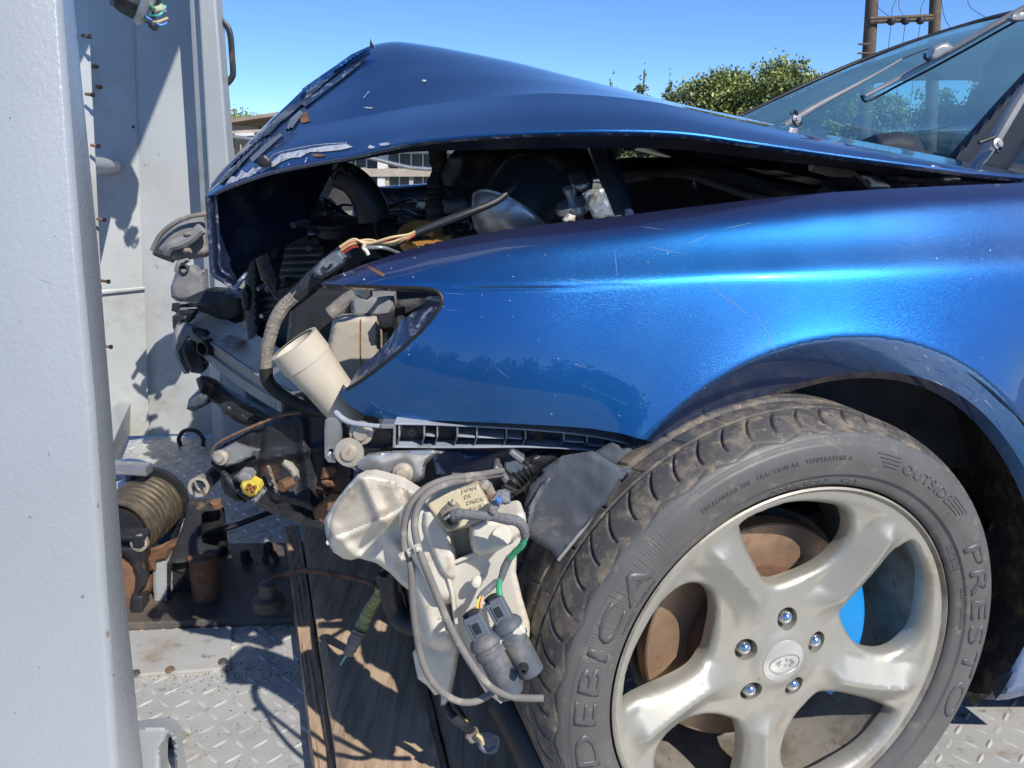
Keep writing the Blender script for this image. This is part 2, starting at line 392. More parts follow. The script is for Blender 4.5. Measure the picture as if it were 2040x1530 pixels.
m_bluetape = M('blue_tape', (.1, .25, .6), .5, 0, .1, 20, 0)
m_scratch = M('fine_scratch', (.16, .26, .42), .5, .3, .2, 60, 0)
m_scrape = M('scraped_primer', (.50, .53, .58), .45, .1, .25, 60, .5, 200, .001, dirt=((.08, .12, .22), .35, 110))
m_silver = M('satin_silver', (.42, .43, .44), .3, .7, .15, 20, .15, 150, .001, dirt=((.35, .33, .3), .1, 18))
m_wiper = M('satin_grey_wiper', (.36, .35, .34), .35, .35, .06, 14, .1, 150, .0005)
m_rubber = M('black_rubber', (.015, .015, .015), .55, 0, .2, 30, .1)
def glass_mat(name, tint, rfl=.0):
    m = bpy.data.materials.new(name); m.use_nodes = True; t = m.node_tree; N = t.nodes; N.clear()
    o = N.new('ShaderNodeOutputMaterial'); mx = N.new('ShaderNodeMixShader'); tr = N.new('ShaderNodeBsdfTransparent'); gl = N.new('ShaderNodeBsdfGlossy'); fr = N.new('ShaderNodeFresnel')
    fr.inputs[0].default_value = 1.55; tr.inputs[0].default_value = (*tint, 1); gl.inputs['Roughness'].default_value = .01
    ad = N.new('ShaderNodeMath'); ad.operation = 'ADD'; ad.inputs[1].default_value = rfl; ad.use_clamp = True
    t.links.new(fr.outputs[0], ad.inputs[0]); t.links.new(ad.outputs[0], mx.inputs[0]); t.links.new(tr.outputs[0], mx.inputs[1]); t.links.new(gl.outputs[0], mx.inputs[2]); t.links.new(mx.outputs[0], o.inputs[0])
    return m
m_glass = glass_mat('tinted_windscreen', (.42, .80, .88), .30)
_t = m_glass.node_tree; _o = [n for n in _t.nodes if n.type == 'OUTPUT_MATERIAL'][0]; _src = _o.inputs[0].links[0].from_socket
_d = _t.nodes.new('ShaderNodeBsdfDiffuse'); _d.inputs[0].default_value = (.22, .50, .70, 1); _m = _t.nodes.new('ShaderNodeMixShader')  # patchy blue haze mixed into the glass, standing in for reflected sky
_n = _t.nodes.new('ShaderNodeTexNoise'); _n.inputs['Scale'].default_value = 3; _n.inputs['Detail'].default_value = 5; _r = _t.nodes.new('ShaderNodeMapRange'); _r.inputs[3].default_value = .16; _r.inputs[4].default_value = .36
_t.links.new(_n.outputs[0], _r.inputs[0]); _t.links.new(_r.outputs[0], _m.inputs[0]); _t.links.new(_src, _m.inputs[1]); _t.links.new(_d.outputs[0], _m.inputs[2]); _t.links.new(_m.outputs[0], _o.inputs[0])
m_pane = M('dull_glass_pane', (.10, .12, .12), .12, 0, .3, 1.5, 0)
m_int = M('dark_cabin_trim', (.012, .02, .035), .7, 0, .2, 6, .2)
m_bark = M('bark', (.10, .08, .06), .9, 0, .3, 6, .8, 20, .02)
m_leaf = M('leaves', (.15, .21, .06), .5, 0, .35, .8, 0, col2=(.36, .40, .13))
m_leafd = M('conifer_needles', (.08, .12, .05), .6, 0, .35, .8, 0, col2=(.17, .21, .08))
m_pole = M('weathered_pole', (.12, .09, .07), .85, 0, .3, 4, .5, 20, .01)
m_ground = M('dry_ground', (.20, .19, .15), .9, 0, .3, .6, .5, 6, .03, dirt=((.10, .13, .05), .5, .25))
m_wallwhite = M('white_painted_wall', (.7, .69, .66), .7, 0, .1, 2, .2, 20, .003)
m_shedroof = M('rusty_shed_roof', (.32, .24, .2), .8, .1, .3, 2, .4, 12, .01)
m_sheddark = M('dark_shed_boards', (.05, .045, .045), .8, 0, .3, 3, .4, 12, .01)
m_board = M('weathered_board', (.42, .36, .30), .85, 0, .2, 5, .4, 30, .004)
# ============================================================ the ground and what stands behind
GZ = -1.05
def gridsheet(name, x0, x1, y0, y1, z, n, mat, amp=0):
    V = []; Fc = []
    for j in range(n+1):
        for i in range(n+1):
            x = x0+(x1-x0)*i/n; y = y0+(y1-y0)*j/n; V.append((x, y, z+amp*noise.noise(Vector((x*.05, y*.05, 0)))))
    for j in range(n):
        for i in range(n): a = j*(n+1)+i; Fc.append((a, a+1, a+n+2, a+n+1))
    return mk(name, V, Fc, mat, None, True, 'structure')
gridsheet('ground', -1500, 1500, -1500, 1500, GZ, 60, m_ground)

def leaf_mesh(name, blobs, mat, parent, n, size, seed, kind=None):
    rnd = np.random.RandomState(seed); V = []; 
    vol = np.array([b[3]*b[4]*b[5] for b in blobs]); vol = vol/vol.sum()
    cnt = np.maximum(1, (vol*n).astype(int)); pts = []; nr = []
    for b, c in zip(blobs, cnt):
        # small clumps inside every blob leave gaps between them
        k = max(10, c//30); d = rnd.normal(size=(k, 3)); d /= np.linalg.norm(d, axis=1)[:, None]
        rr = rnd.uniform(.45, 1.0, (k, 1))**.6; cc = d*rr
        w_ = rnd.randint(0, k, c); q = cc[w_]+rnd.normal(size=(c, 3))*.17
        pts.append(np.array(b[:3])+q*np.array(b[3:6])); nr.append(q)
    Pn = np.concatenate(pts); m = len(Pn)
    a = rnd.normal(size=(m, 3)); a /= np.linalg.norm(a, axis=1)[:, None]; b_ = rnd.normal(size=(m, 3)); b_ -= a*(a*b_).sum(1)[:, None]; b_ /= np.linalg.norm(b_, axis=1)[:, None]
    s = size*rnd.uniform(.6, 1.3, (m, 1)); Q = np.stack([Pn-a*s, Pn+b_*s*.6, Pn+a*s, Pn-b_*s*.6], 1).reshape(-1, 3)
    me = bpy.data.meshes.new(name); me.from_pydata(Q.tolist(), [], np.arange(len(Q)).reshape(-1, 4).tolist()); me.update()
    return link(name, me, mat, parent, kind)
def tree(x, y, h, wid, label, name='broadleaf_tree', conif=False, seed=0, n=5200, size=.11, group='trees behind the yard', crown0=.2):
    rnd = random.Random(seed); t = thing(name, (x, y, GZ), label, 'tree', group)
    tube('trunk', [(x, y, GZ-.1), (x+.1*rnd.uniform(-1, 1), y, GZ+h*.4), (x+.2*rnd.uniform(-1, 1), y, GZ+h*(.95 if conif else .75))], [h*.022, h*.017, h*.005], m_bark, t, n=8, sides=8)
    for k in range(0 if conif else 5):
        z0 = GZ+h*rnd.uniform(.3, .6); a = rnd.uniform(0, 6.28); L_ = wid*.42
        tube('limb', [(x, y, z0), (x+math.cos(a)*L_*.5, y+math.sin(a)*L_*.5, z0+h*.1), (x+math.cos(a)*L_, y+math.sin(a)*L_, z0+h*.22)], [h*.01, h*.007, h*.003], m_bark, t, n=6, sides=6)
    bl = []
    if conif:
        for k in range(9):
            f = k/8; z = GZ+h*(.22+.76*f); r_ = wid*.5*(1-f)**.85+.12
            for q in range(3 if f < .8 else 1):
                a = rnd.uniform(0, 6.28); d = r_*.45 if f < .8 else 0
                bl.append((x+math.cos(a)*d, y+math.sin(a)*d, z, r_*.62, r_*.62, h*.05))
    else:
        for k in range(20):
            f = rnd.uniform(crown0, 1.0); rad = wid*.5*math.sin(math.pi*min(1, max(.06, (1.08-f)/.95)))**.6; a = rnd.uniform(0, 6.28); d = rad*rnd.uniform(.1, .75)
            s = wid*rnd.uniform(.2, .32)
            bl.append((x+math.cos(a)*d, y+math.sin(a)*d, GZ+h*f-s*.5, s, s, s*.85))
    leaf_mesh('crown', bl, m_leafd if conif else m_leaf, t, int(n*4.2), size*.85, seed+5)
    return t
def gx(px, Y): return P(px, HOR, Y).x
def hz(py, Y): return P(1020, py, Y).z-GZ
# clump right of the bonnet and what shows through the windscreen; distances 45 to 60 m
for i, (px, Y, py, wid, lab, con, sd_, n_) in enumerate([
    (1327, 48, 140, 2.6, 'small pointed tree left of the leafy clump behind the bonnet', True, 3, 3000),
    (1412, 50, 150, 5.0, 'broad green tree, left one of the clump beside the windscreen', False, 11, 6000),
    (1475, 53, 168, 4.6, 'lower bushy tree in the middle of the clump behind the bonnet', False, 12, 5200),
    (1545, 48, 126, 5.2, 'tallest leafy tree, right one of the clump beside the windscreen', False, 13, 7000),
    (1275, 50, 118, 2.6, 'thin wispy conifer standing alone just above the bonnet line', True, 14, 1300),
    (1217, 52, 138, 2.0, 'tiny conifer tip peeping over the bonnet, left of the wispy conifer', True, 15, 900),
    (1640, 46, 150, 4.0, 'green tree seen through the left side of the windscreen', False, 16, 5200),
    (1745, 50, 190, 4.2, 'green tree seen through the middle of the windscreen', False, 17, 5200),
    (1890, 44, 165, 5.0, 'green tree seen through the far side window of the car', False, 18, 6000),
    (2040, 40, -25, 4.6, 'tall tree whose leaves reach above the car roof at the top right corner', False, 19, 7000),
    (465, 60, 208, 4.2, 'round green tree behind the shed at the left', False, 20, 4500)]):
    t = tree(gx(px, Y), Y, hz(py, Y)*.97, wid*Y/46, lab, 'conifer_tree' if con else 'broadleaf_tree', con, sd_, n_, .10 if con else .13)
# low bushes closing the horizon between the trunks
bush = leaf_mesh('hedgerow', [(x_, 66+3*math.sin(x_), GZ+1.0, 2.6, 2.0, 1.55+.5*math.sin(x_*1.3)) for x_ in np.arange(-8, 46, 2.2)], m_leaf, None, 16000, .16, 77, 'stuff')
props(bush, 'low green hedgerow running behind the trees on the horizon', 'hedgerow')
# wood behind the photographer, mirrored in the paint
wood_b = leaf_mesh('far_wood', [(x_, -34+4*math.sin(x_*.7), GZ+1.1+.5*math.sin(x_*.5), 3.4, 3.0, 2.1+.7*math.sin(x_*.9)) for x_ in np.arange(-60, 60, 3.2)], m_leaf, None, 60000, .36, 78, 'stuff')
props(wood_b, 'belt of trees closing the yard on the near side', 'wood')

# H-shaped timber pole pair
px0 = gx(1738, 24); px1 = gx(1862, 24)
t = thing('utility_pole_pair', ((px0+px1)/2, 24, GZ), 'tall twin timber power poles joined by crossbars with insulators, right of the tree clump', 'power pole')
def polepart(pxa, lean, r0):
    a = P(pxa-lean, 300, 24); b = P(pxa, -60, 24); d = (b-a)
    tube('pole', [a-d*.9, a, b+d*.3], [r0*1.25, r0, r0*.8], m_pole, t, n=10, sides=12)
polepart(1741, 22, .19); polepart(1866, 14, .17)
for k in range(7):
    a = P(1722-k*1.5, 88+k*18, 23.75); tube('climbing_step', [a+Vector((-.16, 0, 0)), a+Vector((.16, 0, .0))], .028, m_pole, t, n=2, sides=6, curve=False)
for py in (36, 42):
    tube('crossbar', [P(1733, py+2, 23.8), P(1858, py-4, 23.8)], .06, m_pole, t, n=2, sides=6, curve=False)
for k, pxq in enumerate((1776, 1804, 1834)):
    c = P(pxq, 43-k, 23.7); lathe('insulator', c, (0, 0, 1), [(-.1, .02), (-.07, .09), (0, .11), (.07, .09), (.1, .02)], m_black, t, n=12)
    tube('drop_wire', [c, c+Vector((0, 0, -1.0)), c+Vector((0.03, 0, -2.6))], .008, m_black, t, n=6, sides=5)
for q in ((1750, 0, 1776, 36), (1808, 0, 1804, 36), (1870, 0, 1834, 38), (1872, 12, 1930, 90), (1815, 0, 1776, 38), (1930, 0, 1962, 34)):
    a = P(q[0], q[1]-40, 23.9); b = P(q[2], q[3], 23.8); tube('line_wire', [a, (a+b)/2+Vector((-.2, 0, -.15)), b], .008, m_black, t, n=8, sides=5)

# long glazed shed seen through the engine bay, 20 m away
Y0 = 20.0
g = thing('glazed_workshop', (gx(760, Y0), Y0, GZ), 'long low white building with rows of grey windows seen under the raised bonnet', 'building')
def bx_(name, pxa, pya, pxb, pyb, Y, th, mat, par, bev=.0):
    return plate(name, [(pxa, pya), (pxb, pya), (pxb, pyb), (pxa, pyb)], Y, th, mat, par, bev)
bx_('wall', 520, 372, 1010, 420, Y0+.12, 3, m_wallwhite, g); plate('wall', [(520, 288), (1010, 288), (1010, 306), (520, 306)], Y0+.12, 3, m_wallwhite, g)
bx_('roof', 505, 272, 1030, 289, Y0-.3, 4, m_shedroof, g)
for xa, xb in ((520, 640), (664, 752), (772, 866), (888, 1000)):
    for ya, yb in ((306, 336), (352, 372)):
        w_ = bx_('window', xa, ya, xb, yb, Y0+.2, .06, m_pane, g)
        n = int((xb-xa)/21)
        for k in range(1, n): bx_('mullion', xa+(xb-xa)*k/n-1, ya, xa+(xb-xa)*k/n+1, yb, Y0+.15, .04, m_wallwhite, w_)
for xa, xb in ((640, 664), (752, 772), (866, 888)): bx_('pier', xa, 306, xb, 372, Y0+.02, .3, m_wallwhite, g)
bx_('sill_board', 520, 336, 1010, 352, Y0-.02, .2, m_board, g)
# rail fence in front of it
t = thing('board_fence', (gx(770, 15), 15, GZ), 'grey weathered board fence with one long pale rail in front of the glazed building', 'fence')
bx_('board', 560, 338, 960, 352, 15, .05, m_board, t, .005)
for k in range(9): bx_('post', 575+k*48, 334, 583+k*48, 420, 15.06, .1, m_board, t)
pr = tube('pipe_handrail', [P(430, 268, 9), P(560, 285, 9), P(700, 306, 9), P(810, 333, 9), P(900, 352, 9), P(900, 480, 9)], .022, m_silver, None, n=20)
props(pr, 'thin galvanised pipe handrail sloping down across the glazed building', 'handrail')
# dark lean-to shed at the left
Ys = 13.0
t = thing('open_shed', (gx(480, Ys), Ys, GZ), 'dark open-sided shed with rusty sheet roof between the truck frame and the bonnet', 'shed')
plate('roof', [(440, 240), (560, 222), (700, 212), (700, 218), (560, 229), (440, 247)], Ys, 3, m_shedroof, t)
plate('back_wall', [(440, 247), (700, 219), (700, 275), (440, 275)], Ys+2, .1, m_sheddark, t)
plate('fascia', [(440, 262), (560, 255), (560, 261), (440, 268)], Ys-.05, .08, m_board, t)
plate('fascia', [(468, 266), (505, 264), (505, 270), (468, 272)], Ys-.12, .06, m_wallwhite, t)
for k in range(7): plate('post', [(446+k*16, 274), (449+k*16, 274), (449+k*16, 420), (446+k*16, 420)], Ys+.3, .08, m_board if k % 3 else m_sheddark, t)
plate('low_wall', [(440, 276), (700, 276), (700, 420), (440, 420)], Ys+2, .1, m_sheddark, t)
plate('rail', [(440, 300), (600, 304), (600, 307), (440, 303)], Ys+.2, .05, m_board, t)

# ============================================================ the recovery truck
T = thing('recovery_truck', (-.4, 1.5, 0), 'silver grey recovery truck bed with tread plate floor, frame posts and a rope winch', 'truck')
# deck: top sheet, one slab
hexa('deck', [(-2.2, .22, -.12), (3.2, .22, -.12), (3.2, 2.66, -.12), (-2.2, 2.66, -.12), (-2.2, .22, 0), (3.2, .22, 0), (3.2, 2.66, 0), (-2.2, 2.66, 0)], m_deck, T, .004)
# raised lozenges of the tread plate
V = []; Fc = []
for j in range(75):
    for i in range(118):
        x = -1.55+i*.032; y = .26+j*.032
        if y > 2.62 or (abs(x) < .0 and 0): continue
        s = 1 if (i+j) % 2 else -1; a = R(45*s)+R(random.uniform(-3, 3)); ca, sa = math.cos(a), math.sin(a); L_, W_, H_ = .0155*random.uniform(.85, 1.05), .0040, random.choice((.0011, .0018, .0018, .002))
        o_ = len(V)
        for (u, v, z) in ((-L_, 0, .0002), (-L_*.55, -W_*.8, .0002), (0, -W_, .0002), (L_*.55, -W_*.8, .0002), (L_, 0, .0002), (L_*.55, W_*.8, .0002), (0, W_, .0002), (-L_*.55, W_*.8, .0002), (-L_*.5, 0, H_), (L_*.5, 0, H_)):
            V.append((x+u*ca-v*sa, y+u*sa+v*ca, z))
        Fc += [(o_, o_+1, o_+8), (o_+1, o_+2, o_+9, o_+8), (o_+2, o_+3, o_+9), (o_+3, o_+4, o_+9), (o_+4, o_+5, o_+9), (o_+5, o_+6, o_+9), (o_+6, o_+7, o_+8, o_+9), (o_+7, o_, o_+8)]
mk('tread_lozenges', V, Fc, m_lozenge, T, True, 'stuff')
# near frame post: close to the lens at the left edge
def postcut(py, xo, xe, xi, Y, th):
    return [P(-260, py, Y), P(xo, py, Y), P(xe, py, Y+.004), P(xi, py, Y+.055), P(xi-6, py, Y+.10), P(-260, py, Y+.10)]
rings = [postcut(-900, 52, 68, 88, 1.16, 0), postcut(-160, 98, 114, 136, 1.0, 0), postcut(0, 106, 122, 147, .985, 0), postcut(500, 142, 158, 196, .94, 0), postcut(800, 168, 186, 220, .91, 0), postcut(1150, 191, 208, 246, .875, 0), postcut(1530, 216, 234, 285, .835, 0), postcut(1800, 232, 251, 305, .81, 0)]
V = [p for r_ in rings for p in r_]; n = 6
Fc = [(j*n+i, j*n+(i+1) % n, (j+1)*n+(i+1) % n, (j+1)*n+i) for j in range(len(rings)-1) for i in range(n)]+[tuple(range(n)), tuple(range((len(rings)-1)*n, len(rings)*n))]
fp = mk('frame_post', V, Fc, m_trucklight, T, True, None, .006, angle=60)
FPB = bvh_of(fp)
# far sheet of the headboard and its fold
YB = 2.50
fl = lambda px: F(px, 862, 0)
def wallquad(name, a, b, c, d, mat, th=.01, bev=.002):
    q = [P(*a), P(*b), P(*c), P(*d)]; nrm = (q[1]-q[0]).cross(q[3]-q[0]).normalized()
    if nrm.y < 0: nrm = -nrm
    return hexa(name, q+[p+nrm*th for p in q], mat, T, bev)
wallquad('side_sheet', (262, -220, 2.60), (392, -220, 2.60), (424, 700, 2.50), (290, 700, 2.50), m_panel)
wallquad('side_sheet', (256, -220, 2.598), (262.5, -220, 2.60), (290.5, 700, 2.50), (284, 700, 2.498), m_panel)
wallquad('headboard_sheet', (120, -220, 2.50), (258, -220, 2.597), (289, 700, 2.497), (180, 700, 2.42), m_panel)
wallquad('side_sheet', (290, 699, 2.50), (900, 690, 2.52), (900, 858, 2.49), (297, 866, 2.48), m_panel)
wallquad('lower_panel', (200, 578, 2.41), (288, 572, 2.47), (298, 868, 2.46), (205, 870, 2.38), m_panel)
wallquad('seam_flange', (200, 580, 2.40), (290, 571, 2.46), (290, 577, 2.46), (200, 587, 2.40), m_panel, .006)
# narrow angle iron with bolts left of the headboard sheet
wallquad('angle_iron', (138, -200, 1.93), (166, -200, 1.95), (218, 880, 1.90), (186, 880, 1.88), m_panel, .006)
for bx0, by0 in ((169, 72), (176, 188), (187, 290), (199, 437), (207, 560), (212, 690)):
    a = P(bx0-6, by0-1, 1.90); b = P(bx0+7, by0+1, 1.90); tube('bolt', [a, b], [.0035, .0035], m_rust, T, n=2, sides=8, curve=False)
    lathe('bolt_head', b, (1, -.2, 0), [(0, .0055), (.005, .0055)], m_blacksteel, T, hexn=6)
for bx0, by0 in ((187, 132), (195, 173), (266, 253), (265, 330), (317, 371)):
    lathe('rivet', P(bx0, by0, 2.49 if bx0 < 230 else 2.545), (0, -1, 0), [(-.02, .006), (.004, .005), (.007, .001)], m_rust, T, n=10)
tube('cross_tube', [P(120, 327, 1.70), P(226, 331, 2.50)], [.022, .0225], m_truckgrey, T, n=4, sides=20, curve=False)
# pale channel along the floor at the left
plate('floor_channel', [(224, 812, 2.28), (246, 799, 2.42), (258, 803, 2.42), (236, 850, 2.1), (213, 905, 1.84), (196, 912, 1.8)], 2.1, .006, m_truckgrey, T, .001)
plate('floor_channel', [(258, 804, 2.41), (257, 866, 2.40), (236, 905, 2.08), (216, 935, 1.83), (213, 906, 1.83), (236, 851, 2.09)], 2.1, .008, m_truckgrey, T, .001)
# far corner post with its return
def post(name, q0, q1, mat, th):
    q = [P(*a) for a in q0]+[P(*a) for a in q1]; return hexa(name, [q[0], q[1], q[2], q[3]]+[p+Vector((0, th, 0)) for p in q], mat, T, .004)
hexa('corner_post_return', [P(366, -200, 2.46), P(392, -200, 2.44), P(455, 900, 2.34), P(426, 900, 2.38)]+[P(366, -200, 2.46)+Vector((0, .12, 0)), P(392, -200, 2.44)+Vector((0, .14, 0)), P(455, 900, 2.34)+Vector((0, .14, 0)), P(426, 900, 2.38)+Vector((0, .1, 0))], m_panel, T, .003)
hexa('corner_post', [P(384, -200, 2.40), P(414, -200, 2.40), P(500, 900, 2.32), P(444, 900, 2.32)]+[p+Vector((0, .06, 0)) for p in (P(384, -200, 2.40), P(414, -200, 2.40), P(500, 900, 2.32), P(444, 900, 2.32))], m_truckgrey, T, .006)
# flat bar handle
hp = catmull([P(424, 25, 2.43), P(434, 34, 2.43), P(452, 52, 2.43), P(459, 72, 2.43), P(462, 110, 2.43), P(464, 148, 2.43), P(458, 160, 2.43), P(446, 172, 2.43), P(436, 186, 2.43)], 40)
tube('grab_handle', hp, .0055, m_blacksteel, T, n=60, flat=1.6)
# added sheet and bars, out of view, placed to throw the slanting shade
ga = []
KG = 1.5
def gp(px, py, Y, k):   # a point up the sun ray from the sheet, for the added blocker
    return P(px, py, Y)+TOSUN*k
gq = [gp(366, 82, 2.58, KG), gp(430, -420, 2.6, KG), gp(-120, -420, 2.45, KG), gp(122, 665, 2.46, KG)]
hexa('shade_blocker_sheet', gq+[p+Vector((0, .003, .012)) for p in gq], m_truckgrey, T, .002)
tube('shade_blocker_bar', [gq[0], (gq[0]+gq[1])/2, gq[1]], .02, m_truckgrey, T, n=4, curve=False)
tube('shade_blocker_bar', [gq[2], P(-150, -160, 1.0)], .03, m_truckgrey, T, n=2, curve=False)
# work lamp hanging at the top
lathe('lamp_housing', P(272, -6, 2.1), (-.35, -.3, -1), [(-.08, .02), (-.05, .045), (0, .055), (.03, .052), (.042, .04), (.044, .0)], m_black, T, n=32)
tube('lamp_guard', [P(302, -20, 2.05), P(292, 10, 2.05), P(282, 32, 2.06), P(272, 44, 2.07)], [.014, .016, .015, .008], m_silver, T, n=16)
puff('lamp_bracket', [(215, -30), (245, -30), (245, 12), (232, 16), (218, 8)], 2.1, .01, 5, .05, m_blacksteel, T)
for k, (a, b, c) in enumerate((((298, 8), (310, 18), (322, 8)), ((300, 30), (318, 30), (330, 12)), ((292, 34), (320, 50), (332, 46)), ((296, 40), (312, 44), (334, 36)))):
    tube('lamp_wire', [P(*a, 2.05), P(*b, 2.03), P(*c, 2.05)], .003, [m_green, m_teal, m_bluetape, m_tan][k], T, n=12, sides=6)
puff('lamp_connector', [(304, 14), (324, 8), (328, 22), (308, 28)], 2.04, .012, 5, .03, m_beige, T)
puff('lamp_connector', [(290, 42), (306, 38), (312, 54), (306, 62), (296, 54)], 2.04, .012, 5, .03, m_black, T)
# cover plate on the deck with bolts
q = [F(150, 1352, .007), F(459, 1329, .007), F(462, 1248, .007), F(150, 1262, .007)]
hexa('deck_cover_plate', [p-Vector((0, 0, .0066)) for p in q]+q, m_deck, T, .001)
for px_, py_ in ((339, 1335), (444, 1319), (270, 1342)):
    lathe('plate_bolt', F(px_, py_, .007), (0, 0, 1), [(0, .0085), (.004, .0075), (.004, .003), (.002, .003)], m_deckdark, T, n=16)
# winch bed: low dark channel
q = [F(150, 1262, .0), F(800, 1236, .0), F(760, 1092, 0), F(150, 1100, 0)]
hexa('winch_bed', [p+Vector((0, 0, .001)) for p in q]+[p+Vector((0, .005, .016)) for p in q], m_deckdark, T, .003)
# ring bolt on the floor
c = F(382, 888, 0); tube('lashing_ring', [c+Vector((-.036, 0, 0)), c+Vector((-.038, 0, .025)), c+Vector((-.018, 0, .05)), c+Vector((.018, 0, .05)), c+Vector((.038, 0, .025)), c+Vector((.036, 0, 0))], .0065, m_blacksteel, T, n=30)
# ------------------------------------------------ winch
W_ = bpy.data.objects.new('winch', None); SC.collection.objects.link(W_); W_.parent = T; W_.location = F(290, 1240, 0); W_.matrix_parent_inverse = Matrix.Translation(-LOC[T.name]); LOC[W_.name] = W_.location.copy()
# drum: axis runs away from the lens
c0 = P(236, 1062, 1.50); ax = Vector((.05, 1, .03)).normalized()
dr = .062
lathe('drum', c0, ax, [(0, dr*.8), (.15, dr*.8)], m_blacksteel, W_, n=40)
pts = []
for k in range(15*26):
    a = 2*math.pi*k/26; s = k/(15*26); n_, a1, b1 = frame_of(ax); rr_ = dr+.003*math.sin(k*.37)
    pts.append(c0+ax*(.012+.13*s)+(a1*math.cos(a)+b1*math.sin(a))*rr_)
tube('rope_coil', pts, .0078, m_cable, W_, n=len(pts)-1, sides=8, curve=False)
lathe('drum_flange', c0+ax*.15, ax, [(0, dr*1.25), (.012, dr*1.25)], m_blacksteel, W_, n=48)
tube('drum_guard', [P(214, 945, 1.74), P(262, 932, 1.74), P(300, 945, 1.74), P(322, 972, 1.74), P(332, 1010, 1.74), P(330, 1060, 1.74), P(322, 1090, 1.74)], .010, m_bodyblue, W_, n=40, flat=2.4)
tube('tie_bar', [P(280, 1122, 1.46), P(323, 972, 1.74)], .0135, m_black, W_, n=4, sides=24, curve=False)
puff('side_casting', [(190, 1092), (230, 1088), (283, 1089), (291, 1096), (294, 1150), (291, 1168), (277, 1185), (286, 1208), (288, 1232), (252, 1238), (254, 1222), (262, 1190), (268, 1172), (270, 1150), (262, 1120), (245, 1104), (230, 1099), (190, 1100)], 1.44, .014, 6, .05, m_blacksteel, W_, step=4)
lathe('gearbox_cap', P(236, 1160, 1.45), (0, -1, .1), [(-.05, .062), (0, .062), (.008, .056), (.012, .0)], m_rust, W_, n=40)
puff('cast_foot', [(262, 1184), (287, 1184), (289, 1236), (254, 1239)], 1.425, .016, 8, .05, m_blacksteel, W_, step=4)
lathe('casting_bolt', P(276, 1083, 1.425), (0, -1, .15), [(-.01, .017), (0, .017), (.002, .011), (-.006, .009)], m_zinc, W_, n=20)
puff('casting_corner', [(190, 1066), (240, 1064), (286, 1067), (291, 1072), (291, 1092), (272, 1097), (262, 1092), (260, 1080), (190, 1080)], 1.43, .010, 6, .06, m_black, W_, step=4)
lathe('clutch_stem', P(258, 960, 1.62), (0, 0, 1), [(-.03, .024), (0, .024), (.004, .014), (.03, .012), (.034, .02), (.038, .02)], m_bodyblue, W_, n=24)
box('clutch_handle', P(246, 932, 1.60), (.115, .03, .022), m_silver, W_, (0, R(2), R(-4)), .003)
puff('rope_guide_shoe', [(300, 1103), (322, 1088), (350, 1078), (352, 1092), (330, 1102), (312, 1112), (302, 1122)], 1.50, .01, 5, .04, m_rust, W_, step=4)
for k in range(3): tube('rope_lay', [P(298, 1098+k*5, 1.50), P(325, 1089+k*5, 1.5), P(350, 1078+k*5, 1.52)], .0055, m_rust, W_, n=8, sides=8)
puff('spacer_block', [(298, 1118), (334, 1108), (336, 1238), (307, 1242), (304, 1132)], 1.46, .006, 4, .07, m_truckgrey, W_, step=5)
puff('spacer_step', [(293, 1112), (331, 1101), (332, 1114), (310, 1120), (310, 1136), (298, 1136)], 1.45, .006, 4, .06, m_rust, W_, step=4)
# ------------------------------------------------ roller fairlead
G_ = bpy.data.objects.new('roller_fairlead', None); SC.collection.objects.link(G_); G_.parent = T; G_.location = F(390, 1235, 0); G_.matrix_parent_inverse = Matrix.Translation(-LOC[T.name]); LOC[G_.name] = G_.location.copy()
puff('top_plate', [(375, 1000), (384, 994), (440, 994), (450, 1001), (449, 1009), (435, 1014), (407, 1016), (401, 1024), (401, 1080), (404, 1088), (420, 1092), (436, 1095), (437, 1106), (425, 1113), (400, 1116), (350, 1122), (336, 1123), (338, 1112), (352, 1080), (366, 1040)], lambda x, y: 1.62-(y-994)*.0013, .004, 3, .012, m_blacksteel, G_, step=5)
puff('back_plate', [(336, 1121), (384, 1115), (385, 1200), (352, 1218), (340, 1228), (336, 1215)], 1.49, .004, 3, .012, m_blacksteel, G_, step=5)
tube('plate_rim', [P(338, 1121, 1.455), P(336, 1150, 1.46), P(337, 1215, 1.46), P(342, 1229, 1.46), P(352, 1230, 1.46), P(400, 1223, 1.46), P(432, 1213, 1.48)], .0042, m_blacksteel, G_, n=40, sides=8)
puff('bottom_plate', [(340, 1228), (345, 1210), (380, 1198), (436, 1200), (436, 1212), (400, 1222), (352, 1230)], 1.5, .003, 3, .03, m_rust, G_, step=5)
lathe('near_roller', P(415, 1204, 1.47), (0, 0, 1), [(0, .022), (.004, .028), (.052, .0285), (.056, .0265), (.058, .0265), (.062, .0285), (.112, .028), (.115, .02)], m_rust, G_, n=36)
lathe('far_roller', P(430, 1100, 1.66), (0, 0, 1), [(-.05, .028), (.115, .0285), (.118, .02)], m_blacksteel, G_, n=36)
for px_, py_ in ((362, 1127), (362, 1196), (357, 1158)): lathe('plate_bolt', P(px_, py_, 1.485), (0, -1, 0), [(-.01, .013), (.004, .0125), (.005, .0)], m_blacksteel, G_, n=20)
lathe('roller_pin', P(430, 1001, 1.6), (0, -.3, 1), [(-.01, .012), (.003, .011), (.004, 0)], m_rust, G_, n=16)
puff('guide_block', [(338, 1030), (356, 1006), (374, 998), (374, 1006), (366, 1020), (348, 1080), (340, 1090)], 1.66, .006, 4, .04, m_blacksteel, G_, step=4)
puff('guide_block', [(343, 1010), (366, 998), (372, 1004), (366, 1016), (345, 1024)], 1.72, .006, 4, .04, m_blacksteel, G_, step=4)
# steel rope running to the far right
tube('winch_rope', [P(400, 1068, 1.60), P(470, 1046, 1.62), P(535, 1022, 1.66), P(600, 1000, 1.7)], .0066, m_blacksteel, T, n=16)
